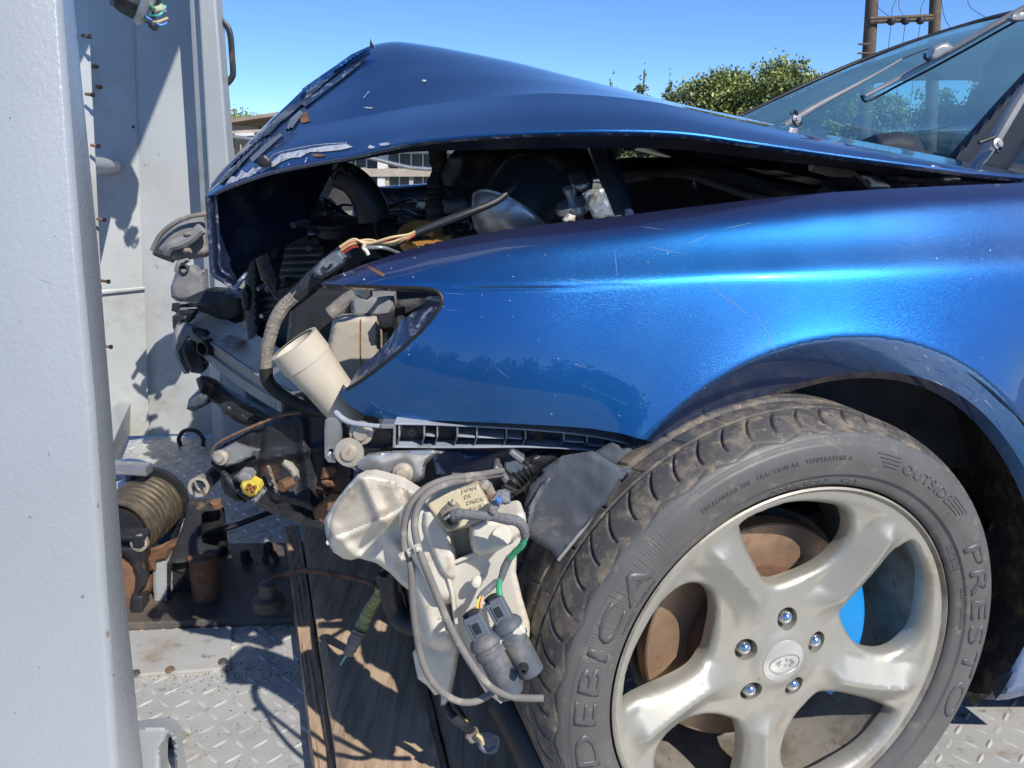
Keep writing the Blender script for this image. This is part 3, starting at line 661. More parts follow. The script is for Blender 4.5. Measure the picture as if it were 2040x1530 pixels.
# square tube stub at the bottom edge
q = puff('stake_pocket', smooth_loop([(255, 1452), (300, 1445), (330, 1446), (348, 1458), (356, 1500), (360, 1600), (255, 1600)], 40), .98, .012, 10, .05, m_truckgrey, T, step=6, holes=[smooth_loop([(333, 1466), (343, 1470), (347, 1500), (347, 1560), (326, 1560), (322, 1500)], 24)])
box('stake_pocket_floor', P(335, 1520, 1.06), (.03, .02, .12), m_black, T)
# shackles in the shade
for px_, py_ in ((540, 1120), (495, 1135)):
    c = P(px_, py_, 1.62); tube('shackle', [c+Vector((-.012, 0, -.06)), c+Vector((-.014, 0, 0)), c+Vector((0, 0, .03)), c+Vector((.014, 0, 0)), c+Vector((.012, 0, -.06))], .007, m_rust, T, n=24)
    lathe('shackle_pin', c+Vector((0, -.01, .03)), (0, 0, 1), [(0, .012), (.02, .01), (.025, .004)], m_blacksteel, T, n=14)
lathe('lashing_stud', F(536, 1208, .045), (0, 0, 1), [(0, .032), (.02, .03), (.025, .018), (.05, .016), (.055, .008)], m_deckdark, T, n=24)
# bound rope from the stud to the car
rp = tube('rusty_tie_wire', [P(528, 1162, 1.45), P(545, 1152, 1.43), P(575, 1143, 1.38), P(605, 1136, 1.33), P(680, 1146, 1.25), P(735, 1160, 1.2), P(760, 1172, 1.18)], [.004, .005, .004], m_rust, None, n=50, wob=.5)
props(rp, 'rusty tie wire stretched from the floor stud across the upper end of the timbers', 'wire')

# ============================================================ timbers in front of the wheel
def timber(name, quad, ztop, h, mat, label, nseg=24, seed=0, grp=None):
    a, b, c, d = [Vector(q) for q in quad]      # far-left, far-right, near-right, near-left on the top face
    V = []; Fc = []; nx = 14
    for j in range(nseg+1):
        for i in range(nx+1):
            p = a.lerp(b, i/nx).lerp(d.lerp(c, i/nx), j/nseg)
            e = min(i, nx-i)/nx
            wob = .004*noise.noise(Vector((i*.5+seed, j*.35, seed)))+.0025*noise.noise(Vector((i*1.9+seed, j*.25, 3)))
            drop = .006 if e == 0 else 0
            V.append((p.x+(.003*noise.noise(Vector((seed, j*.6, i))) if e == 0 else 0), p.y, p.z+wob-drop))
    m = nx+1
    for j in range(nseg):
        for i in range(nx): Fc.append((j*m+i, j*m+i+1, (j+1)*m+i+1, (j+1)*m+i))
    ring = [j*m for j in range(nseg+1)]+[nseg*m+i for i in range(1, nx+1)]+[j*m+nx for j in range(nseg-1, -1, -1)]+[i for i in range(nx-1, 0, -1)]
    o_ = len(V); V += [(V[k][0], V[k][1], V[k][2]-h) for k in ring]
    for k in range(len(ring)): Fc.append((ring[k], ring[(k+1) % len(ring)], o_+(k+1) % len(ring), o_+k))
    Fc.append(tuple(range(o_, o_+len(ring))))
    o = mk(name, V, Fc, mat, None, True, None, angle=32)
    return props(o, label, 'timber', grp)
z1 = .04; z2 = .08
timber('timber', [F(566, 1048, z1), F(596, 1046, z1), F(676, 1560, z1), F(628, 1560, z1)], z1, .036, m_wood, 'narrow weathered timber lying at the left edge of the wide beam, beside the winch', seed=3)
timber('timber', [F(602, 1046, z2), F(770, 1040, z2), F(905, 1580, z2), F(680, 1580, z2)], z2, .075, m_wood, 'wide dark stained timber under the dangling yellow taped cable', seed=9)
timber('timber', [F(774, 1040, z2-.006), F(920, 1040, z2-.006), F(1120, 1590, z2-.006), F(911, 1580, z2-.006)], z2, .07, m_wood, 'wide timber nearest the front tyre, below the white washer bottle', seed=15)

# chipped and scuffed spots on the near post, grit on the deck
rg = random.Random(3)
def chip(cx, cy, w_, h_, rot, n=7):
    a0 = R(rot); o = []
    for k in range(n):
        a = 2*math.pi*k/n; q = 1+rg.uniform(-.4, .4); x = w_/2*math.cos(a)*q; y = h_/2*math.sin(a)*q
        o.append((cx+x*math.cos(a0)-y*math.sin(a0), cy+x*math.sin(a0)+y*math.cos(a0)))
    return o
decal('paint_chips', FPB, [chip(x, y, w_, h_, r_) for x, y, w_, h_, r_ in ((21, 235, 4, 3, 0), (60, 1030, 7, 3, 20), (154, 366, 3, 6, 0), (165, 1188, 9, 6, 10), (196, 1005, 4, 7, 0), (152, 74, 4, 7, 10), (40, 640, 3, 2, 0), (98, 905, 5, 2, 60), (214, 1262, 5, 9, 0), (226, 1345, 4, 6, 0), (110, 470, 3, 2, 0), (78, 1330, 5, 3, 30), (30, 1420, 4, 3, 0))], .0006, m_hose, T, 2, 'stuff')
decal('scratches', FPB, [chip(x, y, L_, 1.0, r_, 8) for x, y, L_, r_ in ((70, 300, 40, 70), (50, 760, 60, 100), (110, 1100, 46, 60), (90, 560, 30, 20), (150, 1290, 50, 85), (30, 980, 34, 40))], .0005, m_truckgrey, T, 2, 'stuff')
V = []; Fc = []
for k in range(1500):
    if k < 700: p = F(rg.uniform(240, 640), 1345+rg.gauss(0, 14)-(k % 2)*88, .001+(.0))
    else: p = F(rg.uniform(200, 1100), rg.uniform(870, 1530), .001)
    s = rg.uniform(.0005, .0022); o_ = len(V)
    for a in range(3): V.append((p.x+s*math.cos(a*2.1+k), p.y+s*math.sin(a*2.1+k), p.z))
    V.append((p.x, p.y, p.z+s)); Fc += [(o_, o_+1, o_+3), (o_+1, o_+2, o_+3), (o_+2, o_, o_+3)]
gr = mk('grit', V, Fc, m_deckdark, None, False, 'stuff'); props(gr, 'dark grit and crumbs scattered over the tread plate floor', 'grit')
# ============================================================ the car
C_ = thing('crashed_car', (.6, 1.6, 0), 'dark blue metallic estate car with crumpled bonnet, missing bumper and headlight, front wheel turned', 'car')
WC = Vector((.327, .813, CAMZ-.584)); ST = R(17.7)
WA = Vector((math.cos(ST), math.sin(ST), 0)); WN = Vector((math.sin(ST), -math.cos(ST), 0)); WB = Vector((0, 0, 1))
def wp(r, th, h=0):
    t = R(th); return WC+WA*(r*math.cos(t))+WB*(r*math.sin(t))+WN*h
# ------------------------------------------------ wheel: barrel, spoked face, tyre
LOC['wheel'] = None; del LOC['wheel']
prof = [(.0, .2286), (.0015, .2262), (-.004, .222), (-.012, .2175), (-.03, .214), (-.06, .2115), (-.10, .207), (-.17, .203), (-.205, .209), (-.212, .2286), (-.205, .2286), (-.19, .214), (-.1, .2105), (-.03, .218), (-.006, .2286)]
wheel = lathe('wheel', WC, WN, prof, m_barrel, C_, n=120, caps=False)
WT = [(.203, 22.8), (.208, 21), (.210, 17.6), (.2075, 10), (.204, 3), (.200, -5), (.197, -12), (.191, -17), (.178, -21.6), (.163, -23.8), (.144, -23.6), (.127, -20.7), (.112, -13.5), (.103, -2.5), (.102, 7.8), (.112, 14.5), (.126, 17.9), (.151, 20.6), (.183, 22.3)]
cen = [88+72*k for k in range(5)]
def pol(r, t): return (r*math.cos(R(t)), r*math.sin(R(t)))
def grow(l, c):
    q = np.array(l); m_ = q.mean(0); return [tuple(p) for p in m_+(q-m_)*1.085]
holes = [smooth_loop([(x*min(1, .2105/math.hypot(x, y)), y*min(1, .2105/math.hypot(x, y))) for x, y in grow([pol(min(r, .207), t+c) for r, t in WT], c)], 70) for c in cen]
LUG = [84+72*k for k in range(5)]
lugr = .0138
holes += [[(.0525*math.cos(R(t))+lugr*math.cos(a), .0525*math.sin(R(t))+lugr*math.sin(a)) for a in np.linspace(0, 2*np.pi, 25)[:-1]] for t in LUG]
outer = [pol(.2225, t) for t in np.linspace(0, 360, 181)[:-1]]
vo, T2, L2, dn = region(outer, holes, .0042)
wl = [resamp(h, .004) for h in holes[:5]]
wd = np.full(len(vo), 1e9)
for h in wl: wd = np.minimum(wd, dseg(vo, h))
def face_h(x, y, d):
    r = math.hypot(x, y); t = math.degrees(math.atan2(y, x))
    base = np.interp(r, [0, .030, .042, .062, .085, .12, .16, .19, .206, .214, .2225], [-.014, -.0145, -.019, -.0225, -.020, -.015, -.0095, -.006, -.0055, -.004, -.003])
    # spoke ridge: from the hub at (c+36+10) to the rim at the leading side
    best = 1e9
    for c in cen:
        tc_ = c+36+np.interp(r, [.05, .10, .20, .23], [2, -7, 0, 0])
        dd_ = ((t-tc_+180) % 360)-180; best = min(best, abs(dd_)*math.pi/180*r)
    k = np.interp(r, [.045, .075, .10, .19, .214], [0, .3, 1, 1, .0])
    ridge = max(0, 1-best/.030)
    h = base+k*(.0185*ridge-.0075)
    # scooped wells beside the rim between spokes
    e = max(0, 1-d/.007); h -= .0065*e*e*np.interp(r, [.03, .08], [.2, 1])
    return h
A = [WC+WA*x+WB*y+WN*face_h(x, y, d) for (x, y), d in zip(vo, wd)]
bk = lambda i: A[i]+WN*(-.015)+(WA*vo[i][0]+WB*vo[i][1])*(-.0)
rim = skin('rim', A, T2, L2[1:], bk, m_alloy, wheel, angle=50)
LOC.pop('wheel', None)
for t in LUG:
    c = WC+(WA*math.cos(R(t))+WB*math.sin(R(t)))*.0525
    lathe('lug_seat', c, WN, [(-.052, .0005), (-.048, .0135), (-.03, .0143)], m_barrel, wheel, n=24, caps=False)
    lathe('lug_nut', c, WN, [(-.05, .0115), (-.036, .0115), (-.0335, .0105)], m_chrome, wheel, hexn=6)
    lathe('nut_dome', c, WN, [(-.036, .0098), (-.030, .0096), (-.024, .0085), (-.0195, .0058), (-.0175, .002), (-.0173, 0)], m_chrome, wheel, n=28)
lathe('centre_cap', WC, WN, [(-.03, .0285), (-.0155, .0285), (-.0135, .0275), (-.0112, .021), (-.0095, .012), (-.0088, .001)], m_cap, wheel, n=64)
el = [WC+WA*(.0205*math.cos(a))+WB*(.0125*math.sin(a)-.001)+WN*(-.0084-.0025*(math.cos(a)**2)) for a in np.linspace(0, 2*np.pi, 60)]
tube('cap_emblem', el, .0006, m_silver, wheel, n=80, sides=6)
for (cx, cy, s) in ((-.009, .002, .005), (.001, .0045, .0026), (.0075, .003, .0026), (.0, -.002, .0026), (.007, -.0035, .0026), (.011, -.0005, .0024)):
    for a in (0, 60, 120):
        d = Vector((math.cos(R(a+30))*s, math.sin(R(a+30))*s)); p1 = WC+WA*(cx-d.x)+WB*(cy-d.y)+WN*(-.0087); p2 = WC+WA*(cx+d.x)+WB*(cy+d.y)+WN*(-.0087)
        tube('cap_emblem_star', [p1, p2], .0004, m_silver, wheel, n=2, sides=5, curve=False)
# tyre
NT = 1440
ctrl = [(-.016, .2270), (-.012, .2295), (-.004, .2312), (.003, .2335), (.006, .2385), (.0085, .246), (.0105, .2475), (.0125, .256), (.0137, .264), (.0132, .272), (.0112, .280), (.0085, .286), (.0050, .2915), (.0005, .2955), (-.006, .2992), (-.013, .3022), (-.022, .3048), (-.034, .3066), (-.05, .3068), (-.08, .3065), (-.11, .306), (-.14, .3055), (-.165, .305), (-.185, .304), (-.198, .303), (-.208, .297), (-.214, .288), (-.219, .27), (-.217, .25), (-.208, .235), (-.20, .2275)]
cp = catmull([Vector((h, r, 0)) for h, r in ctrl], 230)
ph = np.array([p.x for p in cp]); pr_ = np.array([p.y for p in cp])
dh = np.gradient(ph); drr = np.gradient(pr_); ln = np.hypot(dh, drr); nh = drr/ln*-1; nr_ = dh/ln
nh, nr_ = drr/ln, -dh/ln
if nr_[len(nr_)//2] < 0: nh, nr_ = -nh, -nr_
TH = np.linspace(0, 360, NT, endpoint=False)
HH, TT = np.meshgrid(ph, TH, indexing='ij'); RR = np.repeat(pr_[:, None], NT, 1)
def gro(x, c, w_): return np.clip(1-np.abs(x-c)/w_, 0, 1)
disp = np.zeros_like(HH); tr = (HH < -.0) & (RR > .292)
for c, w_, dp in ((-.0465, .0022, .006), (-.078, .0055, .007), (-.112, .0055, .007), (-.146, .005, .007), (-.178, .0022, .005)):
    disp -= np.where(RR > .30, np.minimum(1, gro(HH, c, w_)*1.8)*dp, 0)
# curved sipes on the outer shoulder, bent like sickles
per = 360/62
for k in range(62):
    f = np.clip((-.0095-HH)/.034, 0, 1)
    tc_ = k*per+3.4*f**1.6*(-1)
    dd_ = ((TT-tc_+180) % 360)-180
    disp -= np.where((HH < -.0075) & (HH > -.0425) & (RR > .292), np.clip(1.5-np.abs(dd_)/.30, 0, 1)*.0045*np.sin(np.pi*np.clip((-.0055-HH)/.039, 0, 1))**.35, 0)
# broad sipes on the inner ribs
for (a_, b_, sh) in ((-.072, -.051, 1.2), (-.106, -.085, 2.4), (-.14, -.119, .6), (-.174, -.152, 3)):
    dd_ = ((TT+(HH-a_)*60-sh+per*.9) % (per*1.8))-per*.9
    disp -= np.where((HH < b_) & (HH > a_), np.clip(1.3-np.abs(dd_)/.28, 0, 1)*.0025, 0)
# zigzag line where the tread meets the side
zz = .2925+.0050*np.abs(((TT/(per*2)) % 1)*2-1)
disp -= np.where(HH > -.02, np.clip(1.4-np.abs(RR-zz)/.0007, 0, 1)*.0012, 0)
for rc, w_, dp in ((.2845, .0008, -.0010), (.2478, .0008, .0008), (.2318, .0009, .0009), (.287, .0006, -.0006)):
    disp += np.where(HH > -.01, np.clip(1.3-np.abs(RR-rc)/w_, 0, 1)*dp, 0)
# fine radial serration behind the big name
ser = (((TT > 132) & (TT < 204))) & (RR > .251) & (RR < .2825) & (HH > 0)
disp += np.where(ser, .00028*np.sign(np.sin(TT*2*np.pi/.75)), 0)
Hs = HH+nh[:, None]*disp; Rs = RR+nr_[:, None]*disp
th = np.radians(TT); X = WC.x+WA.x*Rs*np.cos(th)+WN.x*Hs; Yy = WC.y+WA.y*Rs*np.cos(th)+WN.y*Hs; Z = WC.z+Rs*np.sin(th)
# flat patch where it stands on the plate
Z = np.maximum(Z, .004+0*Z)
VV = np.stack([X, Yy, Z], -1).reshape(-1, 3)
n0, n1 = HH.shape; I = np.arange(n0*n1).reshape(n0, n1); a = I[:-1]; b = I[1:]
Q = np.stack([a, np.roll(a, -1, 1), np.roll(b, -1, 1), b], -1).reshape(-1, 4)
me = bpy.data.meshes.new('tyre'); me.vertices.add(len(VV)); me.vertices.foreach_set('co', VV.ravel())
me.loops.add(Q.size); me.loops.foreach_set('vertex_index', Q.ravel().astype(np.int32)); me.polygons.add(len(Q)); me.polygons.foreach_set('loop_start', np.arange(0, Q.size, 4, dtype=np.int32)); me.polygons.foreach_set('loop_total', np.full(len(Q), 4, dtype=np.int32))
me.materials.append(m_tyre); me.materials.append(m_sidewall)
mi = np.repeat((pr_[:-1] < .2935).astype(np.int32), n1); me.polygons.foreach_set('material_index', mi); me.polygons.foreach_set('use_smooth', np.ones(len(Q), bool))
me.update(); me.validate()
tyre = bpy.data.objects.new('tyre', me); SC.collection.objects.link(tyre); tyre.parent = wheel
k_out = int(np.argmax(pr_ > .2925))
def surf_h(r): return float(np.interp(r, pr_[:k_out], ph[:k_out]))
def ring_text(s, tc_, r0, size, stretch=1.0, mat=None, lift=.0007, thick=0.0, span=None, oblique=0.0, name='tyre_lettering', parent=None):
    cu = bpy.data.curves.new('t', 'FONT'); cu.body = s; cu.size = 1; cu.resolution_u = 3; cu.fill_mode = 'FRONT'; cu.space_character = 1.12; cu.offset = thick; cu.shear = oblique
    ob = bpy.data.objects.new('t', cu); SC.collection.objects.link(ob); bpy.context.view_layer.update()
    dg = bpy.context.evaluated_depsgraph_get(); m0 = bpy.data.meshes.new_from_object(ob.evaluated_get(dg)); bpy.data.objects.remove(ob)
    bm = bmesh.new(); bm.from_mesh(m0); bmesh.ops.triangulate(bm, faces=bm.faces[:])
    bmesh.ops.subdivide_edges(bm, edges=[e for e in bm.edges if e.calc_length() > .25], cuts=2, use_grid_fill=False)
    bmesh.ops.triangulate(bm, faces=bm.faces[:])
    xs = [v.co.x for v in bm.verts]; x0, x1 = min(xs), max(xs)
    k = (math.radians(span)*r0/(x1-x0)) if span else size*stretch
    for v in bm.verts:
        th_ = tc_-math.degrees((v.co.x-(x0+x1)/2)*k/(r0+size*.35)); r_ = r0+v.co.y*size
        v.co = wp(r_, th_, surf_h(r_)+lift)
    bd = [e for e in bm.edges if e.is_boundary]
    r_ = bmesh.ops.extrude_edge_only(bm, edges=bd)
    for v in [g_ for g_ in r_['geom'] if isinstance(g_, bmesh.types.BMVert)]: v.co -= WN*(lift+.0008)
    bmesh.ops.recalc_face_normals(bm, faces=bm.faces[:]); bm.to_mesh(m0); bm.free(); m0.name = name; m0.materials.clear()
    return link(name, m0, mat or m_letter, parent or wheel)
ring_text('DEBICA', 166.5, .2535, .036, span=57, thick=.012, oblique=.15, lift=.0011)
ring_text('PRESTO', 2, .2535, .034, span=58, thick=.010, oblique=.1, lift=.0010)
ring_text('OUTSIDE', 56, .2625, .017, span=20, thick=.01, lift=.0008)
for k in range(4):
    for s in (68.5, 44.5):
        a1 = s-(.8*k if s > 50 else -.8*k)*.0; rr_ = .264+k*.0042
        sg = 1 if s > 50 else -1
        tube('tyre_lettering', [wp(rr_, s-sg*(1.2), surf_h(rr_)+.0004), wp(rr_, s+sg*(3.2+k*.8)*.5, surf_h(rr_)+.0004), wp(rr_, s+sg*(3.2+k*.9), surf_h(rr_)+.0004)], .0007, m_letter, wheel, n=8, sides=5)
ring_text('225/45R17   91Y', 89.5, .2345, .0105, span=29, thick=.005, oblique=.3)
ring_text('TREADWEAR 280   TRACTION AA   TEMPERATURE A', 102, .2655, .0072, span=41)
ring_text('RADIAL  TUBELESS', 149, .2405, .0055, span=16)
ring_text('OUTSIDE', 28, .2375, .009, span=10)
ring_text('SAFETY WARNING', 9, .2415, .0045, span=14)
ring_text('PRESTO', 207, .2535, .034, span=1.0) if 0 else None
# brake
_t = m_disc.node_tree; _N = _t.nodes; _b = _N['Principled BSDF']; _tc = [n for n in _N if n.type == 'TEX_COORD'][0]
_v = _N.new('ShaderNodeVectorMath'); _v.operation = 'SUBTRACT'; _v.inputs[1].default_value = WC; _t.links.new(_tc.outputs['Object'], _v.inputs[0])
_c = _N.new('ShaderNodeVectorMath'); _c.operation = 'CROSS_PRODUCT'; _c.inputs[1].default_value = WN; _t.links.new(_v.outputs[0], _c.inputs[0])
_l = _N.new('ShaderNodeVectorMath'); _l.operation = 'LENGTH'; _t.links.new(_c.outputs[0], _l.inputs[0])
_n = _N.new('ShaderNodeTexNoise'); _n.noise_dimensions = '1D'; _n.inputs['Scale'].default_value = 800; _n.inputs['Detail'].default_value = 6; _t.links.new(_l.outputs['Value'], _n.inputs['W'])
_m = _N.new('ShaderNodeMix'); _m.data_type = 'RGBA'; _m.blend_type = 'MULTIPLY'; _m.inputs[0].default_value = .5; _t.links.new(_b.inputs['Base Color'].links[0].from_socket, _m.inputs[6])
_r = _N.new('ShaderNodeMapRange'); _r.inputs[1].default_value = .35; _r.inputs[2].default_value = .65; _r.inputs[3].default_value = .7; _r.inputs[4].default_value = 1.25; _r.clamp = True
_t.links.new(_n.outputs[0], _r.inputs[0]); _t.links.new(_r.outputs[0], _m.inputs[7]); _t.links.new(_m.outputs[2], _b.inputs['Base Color'])
lathe('brake_disc', WC, WN, [(-.078, .0835), (-.077, .088), (-.077, .147), (-.079, .149), (-.101, .149), (-.103, .147), (-.103, .09)], m_disc, C_, n=96)
lathe('brake_hat', WC, WN, [(-.05, .0), (-.05, .080), (-.053, .088), (-.0765, .093)], m_hat, C_, n=64)
lathe('dust_shield', WC, WN, [(-.112, .05), (-.112, .152), (-.108, .158)], m_body, C_, n=64)
# caliper on the rear side
V = []; Fc = []
ths = np.linspace(-42, 26, 20)
for t in ths:
    for (r, h) in ((.088, -.050), (.092, -.044), (.142, -.044), (.150, -.054), (.157, -.112), (.150, -.12), (.104, -.074)): V.append(wp(r, t, h))
for j in range(19):
    for i in range(7): Fc.append((j*7+i, j*7+(i+1) % 7, (j+1)*7+(i+1) % 7, (j+1)*7+i))
Fc += [tuple(range(7)), tuple(range(19*7, 20*7))]
cal = mk('brake_caliper', V, Fc, m_caliper, C_, True, None, .003)
tube('suspension_strut', [WC+Vector((.03, .24, -.02)), WC+Vector((.06, .30, .45))], .035, m_body, C_, n=4)
box('steering_knuckle', WC+Vector((0.05, .22, 0)), (.09, .08, .22), m_body, C_, (0, 0, ST), .02)
tube('lower_arm', [WC+Vector((0, .2, -.13)), WC+Vector((.02, .55, -.1))], .025, m_body, C_, n=4)
tube('brake_hose', [wp(.17, 60, -.15), wp(.19, 75, -.13), wp(.2, 95, -.16), wp(.18, 110, -.2)], .007, m_rubber, C_, n=16)

# ------------------------------------------------ front wing (fender)
WX, WZ = .3765, .392
_cr = [(P(a, b, .87).x, P(a, b, .87).z) for a, b in ((637, 568), (900, 573), (1150, 567), (1440, 554), (1700, 549), (2040, 546), (2260, 544))]
_tp = [(P(a, b, .96).x, P(a, b, .96).z) for a, b in ((637, 566), (745, 521), (860, 486), (1000, 459), (1250, 429), (1450, 404), (1650, 384), (1880, 371), (2040, 365), (2260, 358))]
_crx, _crz = zip(*_cr); _tpx, _tpz = zip(*_tp)
def sp(t, w_):
    t = t/w_
    return w_*(t if t > 40 else math.log1p(math.exp(t)))
def fy(x, z):
    Y = .854+1.0*max(0, .06-x)**2+.07*(x-.22)+.22*(x-.22)**2
    zc = float(np.interp(x, _crx, _crz)); zt = float(np.interp(x, _tpx, _tpz))
    soft = .0025+.004*max(0, min(1, (x-.25)/.4))
    Y += .05*(z-.6)+.75*sp(z-.60, .03)**2 if z > .5 else .05*(z-.6)
    Y += .72*sp(z-zc, soft)-.42*sp(z-zc-.028, .008)+3.0*sp(z-zt+.013, .005)
    # pressed dimple line under the front of the crease
    Y += .0022*math.exp(-((z-zc+.004)/.0022)**2)*math.exp(-((x+.00)/.09)**2)
    r = math.hypot(x-.3773, z-.4098); f = .2915-r
    Y -= .010*math.exp(-max(0, -f)/.035)
    Y += .75*sp(f, .0016)
    return Y
def onf(px, py):
    r = ray(px, py); lo, hi = .5, 1.9
    f = lambda t: r.y*t-fy(r.x*t, CAMZ+r.z*t)
    t = lo; st = .02
    while t < hi and f(t) < 0: t += st
    a, b = t-st, t
    for _ in range(22):
        m = (a+b)/2
        if f(m) < 0: a = m
        else: b = m
    return Vector((r.x*a, r.y*a, CAMZ+r.z*a))
top = [(637, 566), (660, 553), (700, 538), (745, 521), (800, 502), (860, 486), (930, 471), (1000, 459), (1080, 448), (1160, 439), (1250, 429), (1350, 416), (1450, 404), (1550, 393), (1650, 384), (1760, 377), (1880, 371), (2000, 366), (2120, 362), (2260, 358)]
right = [(2260, 700), (2260, 1100)]
arch = [(2150, 1060), (2085, 985), (2040, 905), (2000, 845), (1950, 795), (1890, 752), (1830, 722), (1770, 702), (1700, 692), (1640, 694), (1570, 712), (1500, 742), (1440, 780), (1390, 822), (1350, 862), (1328, 882), (1312, 884)]
arch = [(2150, 1250), (2105, 1080), (2060, 965), (2020, 895), (1975, 838), (1925, 795), (1870, 765), (1810, 748), (1740, 742), (1670, 748), (1600, 764), (1530, 788), (1470, 812), (1410, 842), (1360, 866), (1332, 882), (1314, 884)]
arch = [(p.x, p.y) for p in catmull([Vector((a, b, 0)) for a, b in arch], 70)]
bot = [(1290, 880), (1240, 866), (1180, 856), (1120, 851), (1000, 845), (900, 841), (820, 838), (760, 836), (725, 828), (700, 812), (682, 796), (673, 787)]
lamp = [(690, 776), (720, 758), (760, 728), (800, 695), (838, 660), (868, 625), (881, 604), (880, 590), (868, 579), (845, 575), (800, 573), (740, 571), (690, 569)]
outf = top+right+arch+bot+lamp
vo, T3, L3, dn = region(outf, [], 6.5)
A = []; ALT = {}
archnp = resamp(arch, 10, False)
for (x, y), d in zip(vo, dn):
    p = onf(x, y); e = max(0, 1-d/7.0)
    p = p+Vector((0, .0035*e*e, 0)); A.append(p)
nrm = []
fend = skin('front_wing', A, T3, L3, None, m_paint, C_, angle=80)
fend_bvh = bvh_of(fend)
# exact normals so the varnish reflects cleanly
cn = []
for v in fend.data.vertices:
    x, y, z = v.co; e = 1e-4
    gx_ = (fy(x+e, z)-fy(x-e, z))/(2*e); gz_ = (fy(x, z+e)-fy(x, z-e))/(2*e); n_ = Vector((gx_, -1, gz_)).normalized(); cn.append(n_)
for p in fend.data.polygons:
    if p.normal.dot(Vector(cn[p.vertices[0]])) < 0: p.flip()
fend.data.update(); fend.data.normals_split_custom_set_from_vertices([tuple(c) for c in cn])
def edge_strip(name, line, inset, dY, mat, steps=4, up=None, r=.0):
    """returned flange behind a cut edge of the wing"""
    C2 = [onf(*p) for p in resamp(line, 6, False)]+[onf(*line[-1])]
    V = []; Fc = []
    for i, p in enumerate(C2):
        for k in range(steps+1):
            f = k/steps; V.append(p+Vector((0, .0035+dY*f, 0))+(up(p)*f*inset if up else Vector((0, 0, 0))))
    m = steps+1
    for i in range(len(C2)-1):
        for k in range(steps): Fc.append((i*m+k, (i+1)*m+k, (i+1)*m+k+1, i*m+k+1))
    return mk(name, V, Fc, mat, C_, True)
wcen = Vector((WX, 0, WZ))
edge_strip('arch_lip', arch, .012, .014, m_paint, up=lambda p: (Vector((WX, p.y, WZ))-p).normalized())
ro = edge_strip('wing_underside_fold', bot, .004, .03, m_lip, up=lambda p: Vector((0, 0, 1)))
lc = Vector((P(770, 640, .9)))
edge_strip('headlight_opening_flange', lamp[:8], .022, .030, m_lip, up=lambda p: (Vector((lc.x, p.y, lc.z+.01))-p).normalized())
edge_strip('headlight_opening_flange', lamp[7:]+[(637, 566)], .010, .028, m_lip, up=lambda p: Vector((0, 0, -1)))
edge_strip('wing_top_fold', top[:19], .010, .02, m_lip, up=lambda p: Vector((0, 0, -1)))
tube('headlight_opening_seal', [onf(*p)+Vector((0, .001, 0)) for p in lamp], .0022, m_rubber, C_, n=80, sides=6)
def blob_(cx, cy, w_, h_, rot, rnd_):
    q = [(-1, -1), (.2, -1.1), (1, -.8), (1.05, .3), (.7, 1), (-.4, 1), (-1.1, .6)]; a = R(rot)
    return [(cx+(u*w_*math.cos(a)-v*h_*math.sin(a))/2, cy+(u*w_*math.sin(a)+v*h_*math.cos(a))/2) for u, v in q]
# rust smears, chips and scratches on the wing
def blob(cx, cy, w_, h_, rot=0, n=9, seed=0, j=.35):
    rnd = random.Random(seed); a0 = R(rot); o = []
    for k in range(n):
        a = 2*math.pi*k/n; rr_ = 1+rnd.uniform(-j, j); x = w_/2*math.cos(a)*rr_; y = h_/2*math.sin(a)*rr_
        o.append((cx+x*math.cos(a0)-y*math.sin(a0), cy+x*math.sin(a0)+y*math.cos(a0)))
    return o
rnd = random.Random(4)
decal('scuff_mark', fend_bvh, [blob(750, 541, 44, 7, 28, 8, 1, .2)], .0006, m_rust, C_, 3)
chips = [blob(750, 510, 20, 4, -20, 8, 2), blob(687, 548, 9, 3, 50, 7, 3), blob(726, 557, 5, 4, 0, 6, 4), blob(803, 671, 26, 7, -48, 8, 5), blob(782, 693, 18, 6, -42, 8, 6)]
for k in range(46):
    x = rnd.uniform(700, 2030); y = rnd.uniform(470, 860)
    chips.append(blob(x, y, rnd.uniform(1.6, 3.2), rnd.uniform(1.4, 2.4), rnd.uniform(0, 180), 5, k+20))
def inside_w(o): return pip(np.array([o[0]]), np.array(outf))[0]
decal('paint_chips', fend_bvh, [o for i, o in enumerate(chips) if i in (0, 1, 2, 3, 4) or inside_w(o)], .0005, m_scrape, C_, 2.2, 'stuff')
scr = []
for (cx, cy, L_, rot) in ((1160, 560, 60, 8), (1227, 525, 60, 84), (1000, 742, 40, 40), (905, 585, 46, 4), (900, 618, 26, 6), (1440, 590, 90, 40), (1470, 610, 70, 44), (1520, 650, 80, 60), (1540, 690, 60, 65), (1330, 500, 80, 12), (1390, 478, 60, -25), (1300, 455, 50, 8), (1470, 450, 60, -12)):
    scr.append(blob(cx, cy, L_, .9, rot, 8, int(cx), .1))
decal('fine_scratches', fend_bvh, scr, .0003, m_scratch, C_, 2, 'stuff')

# wheel well: half tunnel over the wheel
V = []; Fc = []; na = 48
for i in range(na+1):
    t = R(-40+235*i/na); rr_ = .300+.012*noise.noise(Vector((i*.7, 0, 0)))
    for k in range(9):
        y = .895+.055*k; V.append((WX+rr_*math.cos(t), y, WZ+rr_*math.sin(t)+.006*noise.noise(Vector((i, k, 0)))))
for i in range(na):
    for k in range(8): Fc.append((i*9+k, (i+1)*9+k, (i+1)*9+k+1, i*9+k+1))
mk('wheel_well_lining', V, Fc, m_well, C_, True)
plate('inner_wing_wall', [(1060, 700), (2400, 640), (2400, 1300), (1990, 1300), (1060, 1250)], 1.34, .03, m_body, C_)
